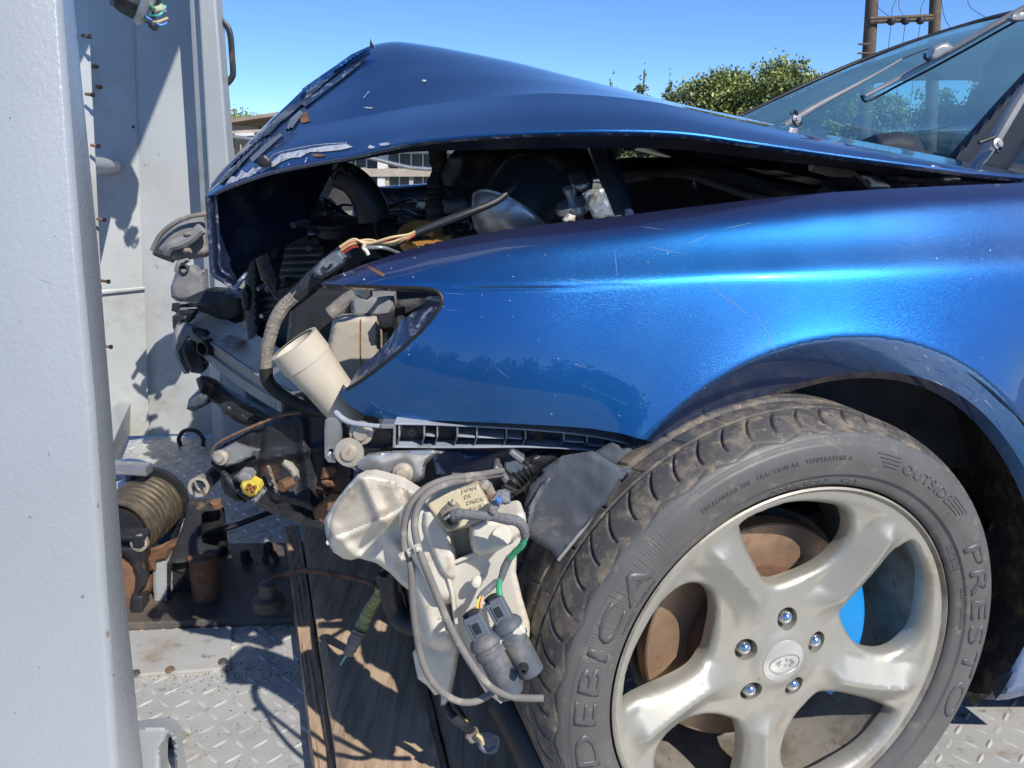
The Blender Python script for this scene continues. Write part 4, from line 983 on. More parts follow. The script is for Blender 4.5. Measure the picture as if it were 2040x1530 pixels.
# sill and mudguard behind the wheel
puff('mudguard', [(1935, 990), (1965, 1050), (1990, 1000), (2035, 1000), (2045, 1190), (2020, 1270), (2000, 1340), (1985, 1395), (1950, 1392), (1915, 1372), (1925, 1300), (1950, 1200)], 1.04, .01, 12, .05, m_bodyblue if 0 else m_black, C_, step=9)
puff('sill_end', [(2030, 1225), (2120, 1180), (2180, 1180), (2180, 1400), (2040, 1385), (2010, 1393), (1985, 1395), (2005, 1335), (2022, 1280)], 1.0, .02, 22, .08, m_bodyblue, C_, step=9)
lathe('mudguard_plug', P(1983, 1294, 1.025), (-.2, -1, .1), [(-.01, .014), (.003, .0135), (.004, .008), (.001, .006)], m_black, C_, n=24)
hexa('rear_body_side', [(.95, 1.0, .12), (2.9, .98, .16), (2.9, .98, .62), (1.1, .98, .62), (.95, 1.12, .12), (2.9, 1.12, .16), (2.9, 1.12, .62), (1.1, 1.12, .62)], m_paint, C_, .02)
hexa('floor_pan', [(.85, 1.02, .15), (3.0, 1.02, .15), (3.0, 2.5, .15), (.85, 2.5, .15), (.85, 1.02, .20), (3.0, 1.02, .20), (3.0, 2.5, .20), (.85, 2.5, .20)], m_body, C_)
# second wheel on the far side (seen only as a dark shape)
lathe('far_tyre', (.36, 2.42, .312), (0, 1, 0), [(-.11, .22), (-.11, .29), (-.09, .308), (.09, .308), (.11, .29), (.11, .22)], m_tyre, C_, n=60)

# ------------------------------------------------ bonnet
e0 = [(413, 392, 1.36), (440, 376, 1.34), (480, 360, 1.31), (540, 340, 1.26), (620, 323, 1.2), (700, 309, 1.15), (765, 294, 1.12), (830, 281, 1.09), (1000, 266, 1.05), (1180, 260, 1.03), (1350, 264, 1.03), (1500, 284, 1.04), (1650, 306, 1.06), (1800, 326, 1.08), (1960, 346, 1.11), (2060, 356, 1.15)]
e1 = [(418, 378, 1.42), (448, 350, 1.42), (490, 310, 1.42), (530, 276, 1.40), (600, 256, 1.34), (700, 236, 1.30), (765, 224, 1.28), (830, 212, 1.26), (960, 196, 1.23), (1100, 186, 1.2), (1290, 201, 1.18), (1450, 236, 1.17), (1610, 271, 1.16), (1780, 304, 1.15), (1950, 336, 1.16), (2055, 352, 1.18)]
e2 = [(424, 362, 1.5), (456, 325, 1.52), (500, 280, 1.55), (548, 232, 1.58), (600, 186, 1.58), (655, 142, 1.60), (700, 112, 1.62), (742, 90, 1.63), (800, 84, 1.64), (1000, 118, 1.62), (1180, 163, 1.58), (1350, 206, 1.52), (1480, 233, 1.46), (1650, 268, 1.42), (1850, 306, 1.38), (2050, 348, 1.3)]
def off(c, dx, dy, dz): return [P(*p)+Vector((dx, dy, dz)) for p in c]
e3 = [p+Vector((0, .35, .015)) for p in [P(*q) for q in e2]]
e4 = [p+Vector((0, .78, -.02)) for p in [P(*q) for q in e2]]
# dents in the rising part
def dent(c, amp, sd_):
    return [(x, y, Y+amp*noise.noise(Vector((x*.012, sd_, 0)))) for x, y, Y in c]
mid01 = [((a[0]+b[0])/2, (a[1]+b[1])/2-2, (a[2]+b[2])/2-.012) for a, b in zip(e0, e1)]
mid12 = [((a[0]+b[0])/2, (a[1]+b[1])/2, (a[2]+b[2])/2-.035+.03*max(0, min(1, (1100-a[0])/300))*noise.noise(Vector((a[0]*.01, 5, 0)))) for a, b in zip(e1, e2)]
hood = loft('bonnet', [e0, mid01, e1], m_hoodpaint, C_, nu=150, nv=8, angle=80)
hood2 = loft('bonnet_crown', [dent(e1, 0, 1), mid12, e2, e3, e4], m_hoodpaint, C_, nu=150, nv=12, angle=80)
hb = bvh_of(hood); hb2 = bvh_of(hood2)
# folded front edge and inner frame of the bonnet
eL = [p+Vector((0, .004, -.006)) for p in [P(*q) for q in e0]]
loft('bonnet_edge_fold', [[P(*q) for q in e0], eL, [p+Vector((0, .03, .004)) for p in eL]], m_lip, C_, nu=150, nv=1, linear_v=True)
tube('bonnet_hem', [P(*q)+Vector((0, .001, -.001)) for q in e0], .0022, m_paint, C_, n=150, sides=6)
f0 = [P(*q)+Vector((0, .03, -.002)) for q in e0[3:]]
sag = [.0, .0, .0, .002, .006, .012, .014, .012, .01, .008, .006, .004, .003]
f1 = [p+Vector((0, .03, -.005-s)) for p, s in zip(f0, sag)]
f2 = [p+Vector((0, .14, .02-s*.5)) for p, s in zip(f0, sag)]
f3 = [p+Vector((0, .45, .075)) for p in f0]
f3 = [p.lerp(q+Vector((0, .0, -.035)), .5) for p, q in zip(f3, [P(*q) for q in e2[3:]])]
loft('bonnet_inner_frame', [f0, f1, f2, f3], m_under, C_, nu=90, nv=4, linear_v=True)
loft('bonnet_inner_skin', [f3, [P(*q)+Vector((0, .12, -.07)) for q in e2[3:]], [p+Vector((0, 0, -.05)) for p in e4[3:]]], m_under, C_, nu=60, nv=4)
# nose hanging down: dark inner face with bright battered edge
puff('bonnet_nose_inner', [(414, 394), (440, 377), (480, 361), (540, 341), (620, 324), (668, 314), (660, 345), (640, 385), (620, 420), (610, 470), (540, 500), (500, 520), (489, 548), (468, 574), (440, 556), (424, 545), (419, 470)], lambda x, y: 1.375+(x-414)*.0009, .006, 8, .006, m_under, C_, step=9, rough=.02)
ed = [P(413, 393, 1.355), P(417, 440, 1.355), P(421, 500, 1.355), P(425, 545, 1.355), P(446, 560, 1.36), P(466, 574, 1.365), P(482, 556, 1.37), P(491, 545, 1.38)]
tube('bonnet_nose_edge', ed, .0042, m_lip, C_, n=60, sides=8)
tube('bonnet_nose_edge', [p+Vector((.012, .004, .006)) for p in ed[:5]]+[P(462, 560, 1.37)], .0028, m_lip, C_, n=40, sides=6)
plate('bonnet_nose_web', [(412, 392), (430, 400), (436, 470), (437, 540), (425, 546), (418, 470)], 1.362, .004, m_under, C_)
# torn ridge at the front: folded sliver sheets and flakes
sliv = [[(424, 368), (470, 318), (548, 232), (606, 176), (612, 186), (560, 246), (500, 300), (440, 372)],
        [(470, 330), (520, 285), (600, 208), (640, 165), (650, 172), (596, 232), (540, 285), (480, 345)],
        [(600, 178), (640, 150), (672, 128), (700, 108), (735, 92), (742, 98), (700, 122), (668, 148), (630, 186)]]
for i, s in enumerate(sliv):
    puff('fold_and_sheen', s, 1.50+.015*i, .012, 7, .003, m_hoodpaint if i != 1 else m_lip, C_, step=5, rough=.03, seed=i*3)
plate('torn_splinter', [(736, 100), (737, 76), (741, 84), (747, 92), (742, 99)], 1.60, .003, m_under, C_)
for k in range(26):
    f = k/25; x = 614+124*f; y = 181-82*f-6*math.sin(f*3.1)+rnd.uniform(-1.5, 1.5); s = rnd.uniform(3, 8)*(1.3 if .3 < f < .75 else .7)
    plate('torn_splinter', [(x, y+3), (x-s*rnd.uniform(.3, 1.0), y-s*rnd.uniform(.2, .7)), (x+s*.5, y-s*.25), (x+s*.9, y+2)], 1.60, .002, m_under if k % 4 else m_scrape, C_, bevel=0)
# scraped primer along the near edge
raw = [[(536, 330), (560, 308), (600, 300), (650, 292), (690, 288), (704, 294), (680, 300), (640, 304), (618, 304), (600, 314), (580, 316), (560, 324), (545, 334)],
       [(455, 372), (476, 352), (500, 348), (520, 330), (527, 342), (510, 352), (492, 356), (470, 368)],
       [(470, 330), (482, 318), (490, 308), (486, 322), (476, 338)],
       blob(741, 294, 12, 6, 0, 7, 5), blob(765, 289, 22, 6, -8, 8, 6), blob(592, 332, 14, 4, -15, 7, 8), blob(604, 192, 14, 12, -30, 9, 9, .5), blob(618, 182, 10, 8, 0, 8, 10, .5), blob(645, 160, 9, 7, -40, 8, 12, .5)]
decal('bare_metal_and_sheen', hb, raw[:6], .0012, m_scrape, C_, 4, 'stuff')
decal('bare_metal_and_sheen', hb2, raw[5:]+[blob(735, 216, 22, 3, 8, 8, 31), blob(730, 190, 22, 1.2, -50, 6, 33), blob(846, 162, 8, 4, 0, 6, 34), blob(880, 208, 20, 2, 0, 6, 37)], .0012, m_scrape, C_, 3, 'stuff')
decal('rust_scuff', hb2, [blob(608, 236, 16, 26, -20, 9, 40, .35)], .0014, m_rust, C_, 4)
decal('rust_scuff', hb, [blob(636, 311, 26, 6, 5, 9, 41, .3)], .0014, m_rust, C_, 4)
strips = [([(436, 366), (470, 326), (520, 272), (560, 228), (566, 232), (526, 280), (478, 334), (444, 368)], m_bluegrey), ([(448, 354), (486, 308), (540, 252), (585, 208), (592, 214), (546, 262), (494, 318), (458, 358)], m_lip),
    ([(560, 236), (600, 197), (640, 160), (700, 118), (735, 100), (738, 105), (702, 126), (646, 170), (606, 208), (566, 244)], m_lip), ([(572, 262), (580, 240), (600, 222), (606, 228), (590, 250), (578, 268)], m_silver),
    ([(500, 318), (530, 290), (560, 268), (565, 272), (534, 300), (507, 325)], m_silver), ([(604, 210), (650, 172), (700, 136), (730, 116), (732, 120), (704, 144), (654, 182), (610, 216)], m_lip)]
for o_, mt in strips:  # thin flat strips whose colours stand in for reflections along the folds
    decal('fold_and_sheen', hb2, [o_], .003, mt, C_, 4)
    decal('fold_and_sheen', hb, [o_], .003, mt, C_, 4)
decal('bare_metal_and_sheen', hb, [[(452, 366), (462, 352), (474, 354), (482, 340), (494, 346), (506, 334), (512, 340), (500, 352), (488, 358), (476, 362), (462, 372)], blob(556, 336, 20, 2, -18, 7, 51), blob(575, 333, 3, 12, 20, 6, 52), blob(548, 322, 3, 12, 25, 6, 53), blob(610, 322, 3, 14, 25, 6, 54), blob(660, 318, 40, 1.4, -6, 8, 55), blob(530, 338, 14, 3, -30, 7, 56)], .0014, m_scrape, C_, 2.5, 'stuff')  # the zigzag outline is a reflection laid on as pale colour
tube('split_paint_edge', [P(534, 322, 1.26), P(545, 308, 1.25), P(590, 296, 1.22), P(640, 288, 1.18), P(690, 285, 1.155)], .0008, m_scrape, C_, n=30, sides=5)
puff('torn_hole', [(512, 326), (514, 312), (526, 308), (536, 316), (540, 328), (532, 334), (518, 333)], 1.262, .002, 3, .02, m_black, C_, step=4)

# ------------------------------------------------ far side of the nose
plate('far_wing', [(700, 372), (760, 372), (870, 366), (960, 352), (1100, 338), (1240, 330), (1240, 350), (1100, 372), (960, 400), (880, 430), (700, 440)], 2.46, .02, m_bodyblue, C_, .01)
loft('far_wing_top', [[(700, 382, 2.40), (760, 380, 2.40), (870, 374, 2.40), (1000, 352, 2.40), (1240, 330, 2.40)], [(700, 372, 2.52), (760, 371, 2.52), (870, 363, 2.52), (1000, 344, 2.52), (1240, 324, 2.52)]], m_hoodpaint, C_, nu=30, nv=3)
tube('far_slam_rail', [P(740, 402, 2.2), P(800, 402, 2.2), P(868, 394, 2.2)], .03, m_bodyblue, C_, n=20, sides=14, flat=1.3)
hexa('bay_floor', [(-.20, 1.15, .30), (1.0, 1.15, .30), (1.0, 2.45, .30), (-.42, 2.45, .30), (-.20, 1.15, .36), (1.0, 1.15, .36), (1.0, 2.45, .36), (-.42, 2.45, .36)], m_darkbay, C_)
hexa('far_inner_wing', [(-.55, 2.34, .3), (1.0, 2.34, .3), (1.0, 2.34, .80), (-.55, 2.34, .70), (-.55, 2.38, .3), (1.0, 2.38, .3), (1.0, 2.38, .80), (-.55, 2.38, .70)], m_darkbay, C_)
hexa('bulkhead', [(.96, 1.12, .3), (.96, 2.45, .3), (.96, 2.45, .84), (.96, 1.12, .80), (1.0, 1.12, .3), (1.0, 2.45, .3), (1.0, 2.45, .84), (1.0, 1.12, .80)], m_darkbay, C_)
hexa('near_inner_wing', [(-.10, 1.10, .45), (1.0, 1.10, .45), (1.0, 1.10, .77), (-.10, 1.10, .72), (-.10, 1.13, .45), (1.0, 1.13, .45), (1.0, 1.13, .77), (-.10, 1.13, .72)], m_darkbay, C_)
# radiator with fins
hexa('radiator_frame', [P(486, 470, 1.72), P(640, 440, 1.60), P(660, 720, 1.55), P(500, 730, 1.70)]+[p+Vector((.02, .05, 0)) for p in (P(486, 470, 1.72), P(640, 440, 1.60), P(660, 720, 1.55), P(500, 730, 1.70))], m_darkbay, C_)
for k in range(30):
    y = 488+k*7; a = P(508, y+3, 1.69); b = P(640, y-2, 1.585); tube('radiator_fin', [a, b], .0016, m_beam if k % 2 else m_body, C_, n=2, sides=4, curve=False)
puff('radiator_side_tank', [(486, 470), (512, 466), (520, 720), (498, 730), (488, 600)], 1.66, .012, 8, .05, m_darkbay, C_, step=8, rough=.02)
puff('lock_panel', [(500, 452), (560, 440), (640, 430), (700, 428), (700, 446), (640, 452), (600, 470), (560, 500), (545, 560), (520, 560), (510, 500)], 1.58, .02, 10, .05, m_darkbay, C_, step=8, rough=.03)
puff('horn_bracket', [(505, 500), (530, 488), (545, 520), (560, 560), (552, 585), (530, 560), (515, 540)], 1.5, .01, 8, .01, m_body, C_, step=6, rough=.03)
puff('rusty_stay', [(478, 580), (492, 566), (500, 585), (497, 620), (484, 618)], 1.52, .008, 5, .02, m_body, C_, step=5, rough=.02)
# large dark lumps of engine
rs = random.Random(21)
for i, (x, y, w_, h_, Y) in enumerate(((560, 400, 120, 90, 1.9), (640, 470, 100, 60, 1.75), (720, 465, 120, 50, 1.7), (800, 470, 120, 60, 1.65), (900, 470, 120, 60, 1.6), (1040, 450, 120, 60, 1.8), (860, 430, 90, 40, 1.9), (960, 430, 80, 60, 1.85), (620, 420, 90, 60, 2.0), (1140, 400, 100, 90, 1.95))):
    puff('engine_casting', blob(x, y, w_, h_, 0, 12, i, .15), Y, .03, 18, .15, m_darkbay, C_, step=7, rough=.04, seed=i)
for i, s in enumerate(([(735, 404), (760, 412), (800, 408), (868, 406)], [(700, 452), (760, 446), (830, 448), (900, 440)], [(760, 430), (800, 424), (830, 436), (850, 470)], [(880, 440), (930, 452), (960, 470), (990, 470)], [(660, 430), (700, 440), (760, 436), (820, 440)], [(620, 395), (660, 410), (700, 440)], [(790, 420), (815, 400), (840, 412), (860, 405)], [(870, 380), (872, 420), (866, 460)], [(905, 470), (960, 462), (1010, 458)], [(570, 440), (610, 455), (650, 462), (690, 470)])):
    tube('bay_pipe', [P(a[0], a[1], 1.62+.03*i % .2+.1) for a in s], [.006, .010, .008][i % 3], [m_darkbay, m_body, m_silver, m_darkbay][i % 4] if i != 0 else m_silver, C_, n=24)
rb_ = random.Random(5)
for k in range(70):
    x = rb_.uniform(505, 1120); y = rb_.uniform(400, 520) if x > 640 else rb_.uniform(430, 640); Yk = rb_.uniform(1.45, 2.0); a = rb_.uniform(-.6, .6)+(1.4 if rb_.random() < .3 else 0); L_ = rb_.uniform(15, 70)
    p = [P(x+math.cos(a)*L_*t+rb_.uniform(-8, 8), y+math.sin(a)*L_*t+rb_.uniform(-8, 8), Yk+.05*t) for t in (-1, -.4, .3, 1)]
    tube('bay_wire', p, rb_.choice((.0018, .0025, .004, .0065)), rb_.choice((m_black, m_bluegrey, m_body, m_greypl, m_darkbay, m_bluegrey)), C_, n=14, sides=7)
for k in range(34):
    x = rb_.uniform(510, 1130); y = rb_.uniform(400, 500) if x > 640 else rb_.uniform(450, 640); w_ = rb_.uniform(8, 26)
    puff('bay_fitting', blob_(x, y, w_, w_*rb_.uniform(.4, 1), rb_.uniform(-40, 40), rb_), rb_.uniform(1.45, 1.8), .008, 4, .04, rb_.choice((m_bluegrey, m_body, m_darkbay, m_greypl, m_silver)) if k % 3 == 0 else m_body, C_, step=5)
lathe('coolant_cap', P(668, 446, 1.5), (0, -.15, 1), [(-.02, .035), (-.005, .037), (0, .045), (.006, .045), (.008, .02), (.008, 0)], m_black, C_, n=30)
tube('support_rod', [P(619, 463, 1.52), P(655, 468, 1.5), P(690, 466, 1.5)], .0065, m_bodyblue, C_, n=8)
# intake hose leaning over
tube('intake_hose', [P(745, 440, 1.42), P(738, 410, 1.42), P(722, 380, 1.42), P(700, 358, 1.42), P(672, 346, 1.42)], [.028, .030, .027, .025, .024], m_black, C_, n=50, sides=20)
for k in range(7):
    pass
tube('hose_clip', [P(690, 340, 1.385), P(700, 333, 1.385), P(710, 341, 1.385), P(702, 350, 1.385), P(690, 340, 1.385)], .0024, m_black, C_, n=8, sides=6, curve=False)
tube('hose_lip', [P(664, 356, 1.40), P(668, 343, 1.38), P(680, 334, 1.38), P(690, 345, 1.38)], .004, m_black, C_, n=20)
tube('bay_column', [P(872, 300, 1.5), P(874, 340, 1.5), P(868, 380, 1.5), P(874, 440, 1.5)], [.018, .014, .02, .022], m_darkbay, C_, n=30, wob=.3)
# crumpled insulation hanging in the bay
puff('torn_insulation', [(880, 330), (905, 300), (960, 285), (1060, 290), (1160, 285), (1170, 330), (1150, 380), (1130, 420), (1080, 400), (1040, 380), (1000, 370), (960, 390), (915, 395), (880, 372)], 1.55, .05, 30, .12, m_darkbay, C_, step=8, rough=.09, seed=4)
puff('torn_insulation', [(880, 345), (895, 310), (925, 305), (930, 330), (905, 372), (885, 370)], 1.42, .02, 12, .05, m_liner, C_, step=5, rough=.05, seed=9)
puff('wire_cover', [(880, 395), (930, 388), (945, 405), (940, 430), (885, 425)], 1.45, .03, 14, .08, m_bluegrey, C_, step=6, rough=.04, seed=2)
puff('heat_shield', [(1130, 345), (1160, 330), (1182, 360), (1180, 378), (1160, 385), (1138, 375)], 1.38, .012, 8, .03, m_bluegrey, C_, step=5, rough=.03)
# servo: black drum with a silver dome
ax = Vector((.30, .25, .42)).normalized(); c = P(1022, 446, 1.20)
lathe('brake_servo', c, ax, [(-.042, .0), (-.040, .024), (-.032, .048), (-.018, .062), (-.005, .068), (0, .070), (.003, .070), (.004, .066)], m_silver, C_, n=56)
lathe('servo_drum', c, ax, [(.003, .064), (.012, .063), (.07, .062), (.085, .054), (.087, 0)], m_black, C_, n=56)
tube('servo_rim', [c+ax*.002+q*.070 for q in [frame_of(ax)[1]*math.cos(a)+frame_of(ax)[2]*math.sin(a) for a in np.linspace(0, 2*np.pi, 40)]], .0024, m_silver, C_, n=60, sides=6)
puff('warning_label', [(1078, 420), (1094, 402), (1104, 410), (1106, 440), (1082, 448), (1074, 440)], 1.24, .001, 3, .002, m_tapeyel, C_, step=5)
lathe('breather', P(1143, 415, 1.13), (-.25, -.3, 1), [(-.035, .010), (-.01, .012), (-.004, .024), (.0, .026), (.008, .024), (.010, .006), (.03, .01)], m_silver, C_, n=28)
puff('breather_cap', [(1120, 438), (1132, 425), (1147, 430), (1145, 441), (1126, 446)], 1.08, .008, 5, .02, m_white, C_, step=4)
# bracket bars rising to the bonnet
hexa('bonnet_stay', [P(1166, 280, 1.42), P(1200, 278, 1.42), P(1254, 436, 1.10), P(1228, 440, 1.10)]+[p+Vector((0, .03, 0)) for p in (P(1166, 280, 1.42), P(1200, 278, 1.42), P(1254, 436, 1.10), P(1228, 440, 1.10))], m_silver, C_, .003)
tube('bonnet_stay_tube', [P(1198, 278, 1.40), P(1218, 320, 1.34), P(1236, 365, 1.27), P(1254, 432, 1.095)], .007, m_bodyblue, C_, n=30)
puff('silver_bracket', [(1160, 386), (1172, 378), (1202, 374), (1226, 434), (1184, 440)], 1.085, .004, 5, .03, m_silver, C_, step=5)
puff('silver_bracket', [(1139, 368), (1174, 364), (1170, 374), (1160, 382), (1146, 378)], 1.12, .006, 5, .02, m_zinc, C_, step=4)
tube('bracket_bolt', [P(1176, 410, 1.075), P(1184, 390, 1.075), P(1182, 384, 1.075)], [.003, .004, .007], m_zinc, C_, n=10)
lathe('filler_ring', P(1200, 300, 1.6), (-.9, -.5, .2), [(0, .05), (.03, .052), (.034, .046), (.034, 0)], m_bluegrey, C_, n=30)
puff('small_bracket', [(1236, 290), (1246, 276), (1268, 278), (1278, 288), (1262, 300), (1245, 300)], 1.6, .008, 4, .02, m_silver, C_, step=4, rough=.02)
# scuttle and back of the bay
plate('scuttle_panel', [(1225, 318), (1262, 313), (1300, 314), (1440, 311), (1500, 316), (1640, 330), (1760, 350), (1790, 372), (1740, 384), (1500, 410), (1300, 425), (1225, 430)], 1.95, .04, m_darkbay, C_)
tube('scuttle_seal', [P(1225, 325, 1.9), P(1300, 324, 1.9), P(1400, 325, 1.88), P(1470, 340, 1.8), P(1560, 362, 1.65), P(1660, 384, 1.5)], .006, m_bodyblue, C_, n=50, sides=8)
tube('cable_loom', [P(1220, 352, 1.6), P(1290, 346, 1.6), P(1370, 350, 1.58), P(1420, 365, 1.52), P(1500, 392, 1.45), P(1560, 400, 1.4)], .007, m_hose, C_, n=50, wob=.2)
tube('bay_hose', [P(1225, 338, 1.8), P(1350, 334, 1.8), P(1440, 345, 1.7), P(1560, 378, 1.5), P(1640, 392, 1.4)], .018, m_black, C_, n=40)
puff('bay_block', [(1232, 352), (1290, 344), (1294, 358), (1236, 368)], 1.7, .004, 4, .03, m_beam, C_, step=5)
puff('bay_block', [(1380, 365), (1386, 355), (1390, 366), (1386, 378)], 1.6, .004, 3, .01, m_silver, C_, step=4)
tube('looped_wire', [P(1370, 286, 1.35), P(1385, 298, 1.35), P(1410, 306, 1.35), P(1440, 304, 1.35), P(1460, 294, 1.35)], .0036, m_black, C_, n=24)
puff('hinge_arm', [(1450, 294), (1492, 302), (1520, 322), (1490, 318), (1470, 304)], 1.5, .005, 4, .02, m_black, C_, step=5)
tube('filler_hose', [P(1618, 324, 1.3), P(1655, 332, 1.3), P(1700, 338, 1.3)], [.013, .015, .012], m_white, C_, n=16, sides=16)
tube('filler_hose_end', [P(1700, 338, 1.3), P(1726, 344, 1.3), P(1745, 356, 1.28), P(1775, 366, 1.25), P(1820, 368, 1.22)], [.011, .01, .013, .014, .013], m_black, C_, n=40, sides=14)
puff('hinge_plate', [(1702, 345), (1745, 346), (1790, 368), (1788, 380), (1740, 384)], 1.24, .004, 5, .02, m_silver, C_, step=6)
puff('hinge_plate', [(1860, 352), (1900, 344), (1920, 348), (1912, 360), (1880, 362)], 1.16, .003, 4, .02, m_silver, C_, step=5)
puff('hinge_arm', [(1760, 342), (1800, 346), (1840, 352), (1840, 366), (1800, 366), (1770, 356)], 1.2, .006, 5, .03, m_black, C_, step=5)
puff('cowl_trim', [(1690, 322), (1760, 332), (1860, 345), (1990, 355), (2100, 362), (2100, 380), (1900, 372), (1820, 368), (1760, 352)], 1.26, .004, 6, .05, m_bluegrey, C_, step=8)

# ------------------------------------------------ windscreen, roof, cabin
g0 = [(1335, 312, 2.50), (1480, 322, 2.38), (1640, 345, 2.25), (1820, 372, 2.12), (2000, 392, 2.0), (2110, 400, 1.95)]
g1 = [(1420, 262, 2.48), (1600, 232, 2.30), (1790, 220, 2.15), (1990, 210, 2.02), (2200, 205, 1.9), (2330, 200, 1.8)]
g2 = [(1500, 222, 2.46), (1690, 142, 2.36), (1880, 92, 2.26), (2100, 50, 2.16), (2330, 10, 2.05), (2500, -20, 1.95)]
g3 = [(1735, 116, 2.36), (1860, 72, 2.36), (1960, 42, 2.36), (2060, 18, 2.36), (2330, -40, 2.2), (2600, -80, 2.0)]
g3 = [(1640, 157, 2.44), (1800, 92, 2.42), (1930, 50, 2.40), (2060, 22, 2.36), (2330, -40, 2.15), (2600, -90, 1.95)]
glass = loft('windscreen', [g0, g1, g2, g3], m_glass, C_, nu=60, nv=10, angle=80)
tube('far_pillar', [P(1345, 302, 2.50), P(1420, 258, 2.50), P(1500, 219, 2.50), P(1600, 171, 2.50), P(1700, 127, 2.50), P(1800, 89, 2.48), P(1900, 57, 2.44), P(1980, 34, 2.4), P(2060, 16, 2.36), P(2200, -15, 2.3)], .006, m_black, C_, n=60)
hexa('roof', [P(2080, 14, 2.44), P(2110, 6, 2.38), P(2700, -120, 2.0), P(2900, -60, 3.0)]+[p+Vector((0, 0, .02)) for p in (P(2080, 14, 2.44), P(2110, 6, 2.38), P(2700, -120, 2.0), P(2900, -60, 3.0))], m_paint, C_, .004)
# far doors with window openings seen through the glass
dw = [(1560, 285), (1580, 262), (1640, 225), (1700, 190), (1740, 168), (1800, 160), (1900, 158), (1960, 160), (1978, 172), (1972, 200), (1940, 230), (1890, 290), (1860, 330)]
outer_d = [(1500, 330), (1510, 230), (1700, 137), (1900, 68), (2060, 26), (2500, -60), (2500, 450), (1500, 450)]
vo, T4, L4, d4 = region(outer_d, [smooth_loop(dw, 60), smooth_loop([(2030, 240), (2050, 160), (2200, 120), (2300, 240), (2200, 300), (2040, 300)], 40)], 16)
skin('far_door_trim', [P(x, y, 2.52) for x, y in vo], T4, L4, lambda i: P(vo[i][0], vo[i][1], 2.52)+Vector((0, .04, 0)), m_int, C_, angle=60)
puff('dashboard', [(1560, 330), (1600, 312), (1700, 305), (1735, 290), (1745, 268), (1790, 262), (1830, 270), (1842, 300), (1900, 310), (2060, 330), (2060, 420), (1560, 400)], 1.9, .05, 25, .2, m_int, C_, step=10)
puff('headrest', [(1938, 240), (1945, 190), (1952, 172), (1966, 176), (1968, 220), (1960, 262), (1945, 270)], 2.2, .02, 10, .08, m_int, C_, step=6)
puff('near_pillar_trim', [(1880, 330), (1990, 205), (2060, 130), (2140, 40), (2200, 60), (2080, 240), (2000, 350)], 1.75, .02, 14, .05, m_int, C_, step=8)
hexa('cabin_back', [(1.9, 1.1, .2), (1.9, 2.5, .2), (2.6, 2.5, .8), (2.6, 1.1, .8), (1.95, 1.1, .2), (1.95, 2.5, .2), (2.65, 2.5, .8), (2.65, 1.1, .8)], m_int, C_)
# wipers
def bar(name, pts, w_, mat, par, n=24, flat=.5): return tube(name, pts, w_, mat, par, n=n, sides=10, flat=flat)
wa = bar('wiper_arm', [P(1545, 262, 1.66), P(1578, 240, 1.66), P(1625, 212, 1.67), P(1700, 172, 1.70), P(1765, 136, 1.74), P(1795, 118, 1.75)], [.012, .014, .011, .008, .005, .004], m_wiper, C_)
bar('wiper_arm_rod', [P(1790, 120, 1.75), P(1830, 104, 1.75), P(1858, 95, 1.75), P(1872, 96, 1.75)], .003, m_black, wa)
lathe('arm_pivot', P(1586, 237, 1.625), (.25, -1, .1), [(0, .0095), (.003, .009), (.004, .004), (.006, .003)], m_wiper, wa, n=24)
tube('pivot_clip', [P(1575, 226, 1.63), P(1584, 222, 1.63), P(1588, 228, 1.62)], .003, m_black, wa, n=8)
tube('pivot_clip', [P(1580, 240, 1.62), P(1588, 250, 1.62), P(1598, 244, 1.62)], .003, m_black, wa, n=8)
wb = bar('wiper_blade', [P(1722, 192, 1.55), P(1780, 162, 1.55), P(1850, 125, 1.53), P(1930, 80, 1.50), P(1985, 48, 1.48), P(2060, 6, 1.46)], [.007, .010, .010, .011, .012, .012], m_wiper, C_, n=40)
bar('blade_rubber', [P(1716, 190, 1.56), P(1724, 203, 1.56), P(1790, 170, 1.56), P(1860, 134, 1.54), P(1940, 90, 1.51), P(2000, 56, 1.49), P(2060, 24, 1.47)], .004, m_rubber, wb, n=40)
puff('blade_clip', [(1853, 112), (1858, 94), (1874, 86), (1888, 84), (1900, 94), (1892, 106), (1872, 118), (1856, 124)], 1.49, .012, 7, .03, m_wiper, wb, step=4)
puff('blade_tip', [(2008, 36), (2020, 26), (2040, 22), (2060, 24), (2060, 40), (2020, 44)], 1.44, .008, 5, .02, m_wiper, wb, step=4)
bar('blade_hook', [P(1843, 106, 1.5), P(1842, 114, 1.5), P(1850, 122, 1.5)], .004, m_black, wb, n=8)
wc = bar('wiper_arm', [P(1938, 335, 1.24), P(1958, 312, 1.24), P(1978, 284, 1.24), P(2004, 240, 1.25), P(2042, 178, 1.28), P(2100, 90, 1.32)], [.013, .014, .014, .012, .010, .009], m_wiper, C_)
lathe('arm_pivot', P(1986, 287, 1.215), (.2, -1, .25), [(0, .0085), (.003, .008), (.004, .004), (.006, .003)], m_wiper, wc, n=24)
tube('pivot_clip', [P(1950, 284, 1.22), P(1968, 278, 1.22), P(1982, 272, 1.22)], .0032, m_black, wc, n=8)
tube('pivot_clip', [P(1984, 300, 1.21), P(1992, 304, 1.21), P(1994, 292, 1.21)], .0026, m_black, wc, n=8)
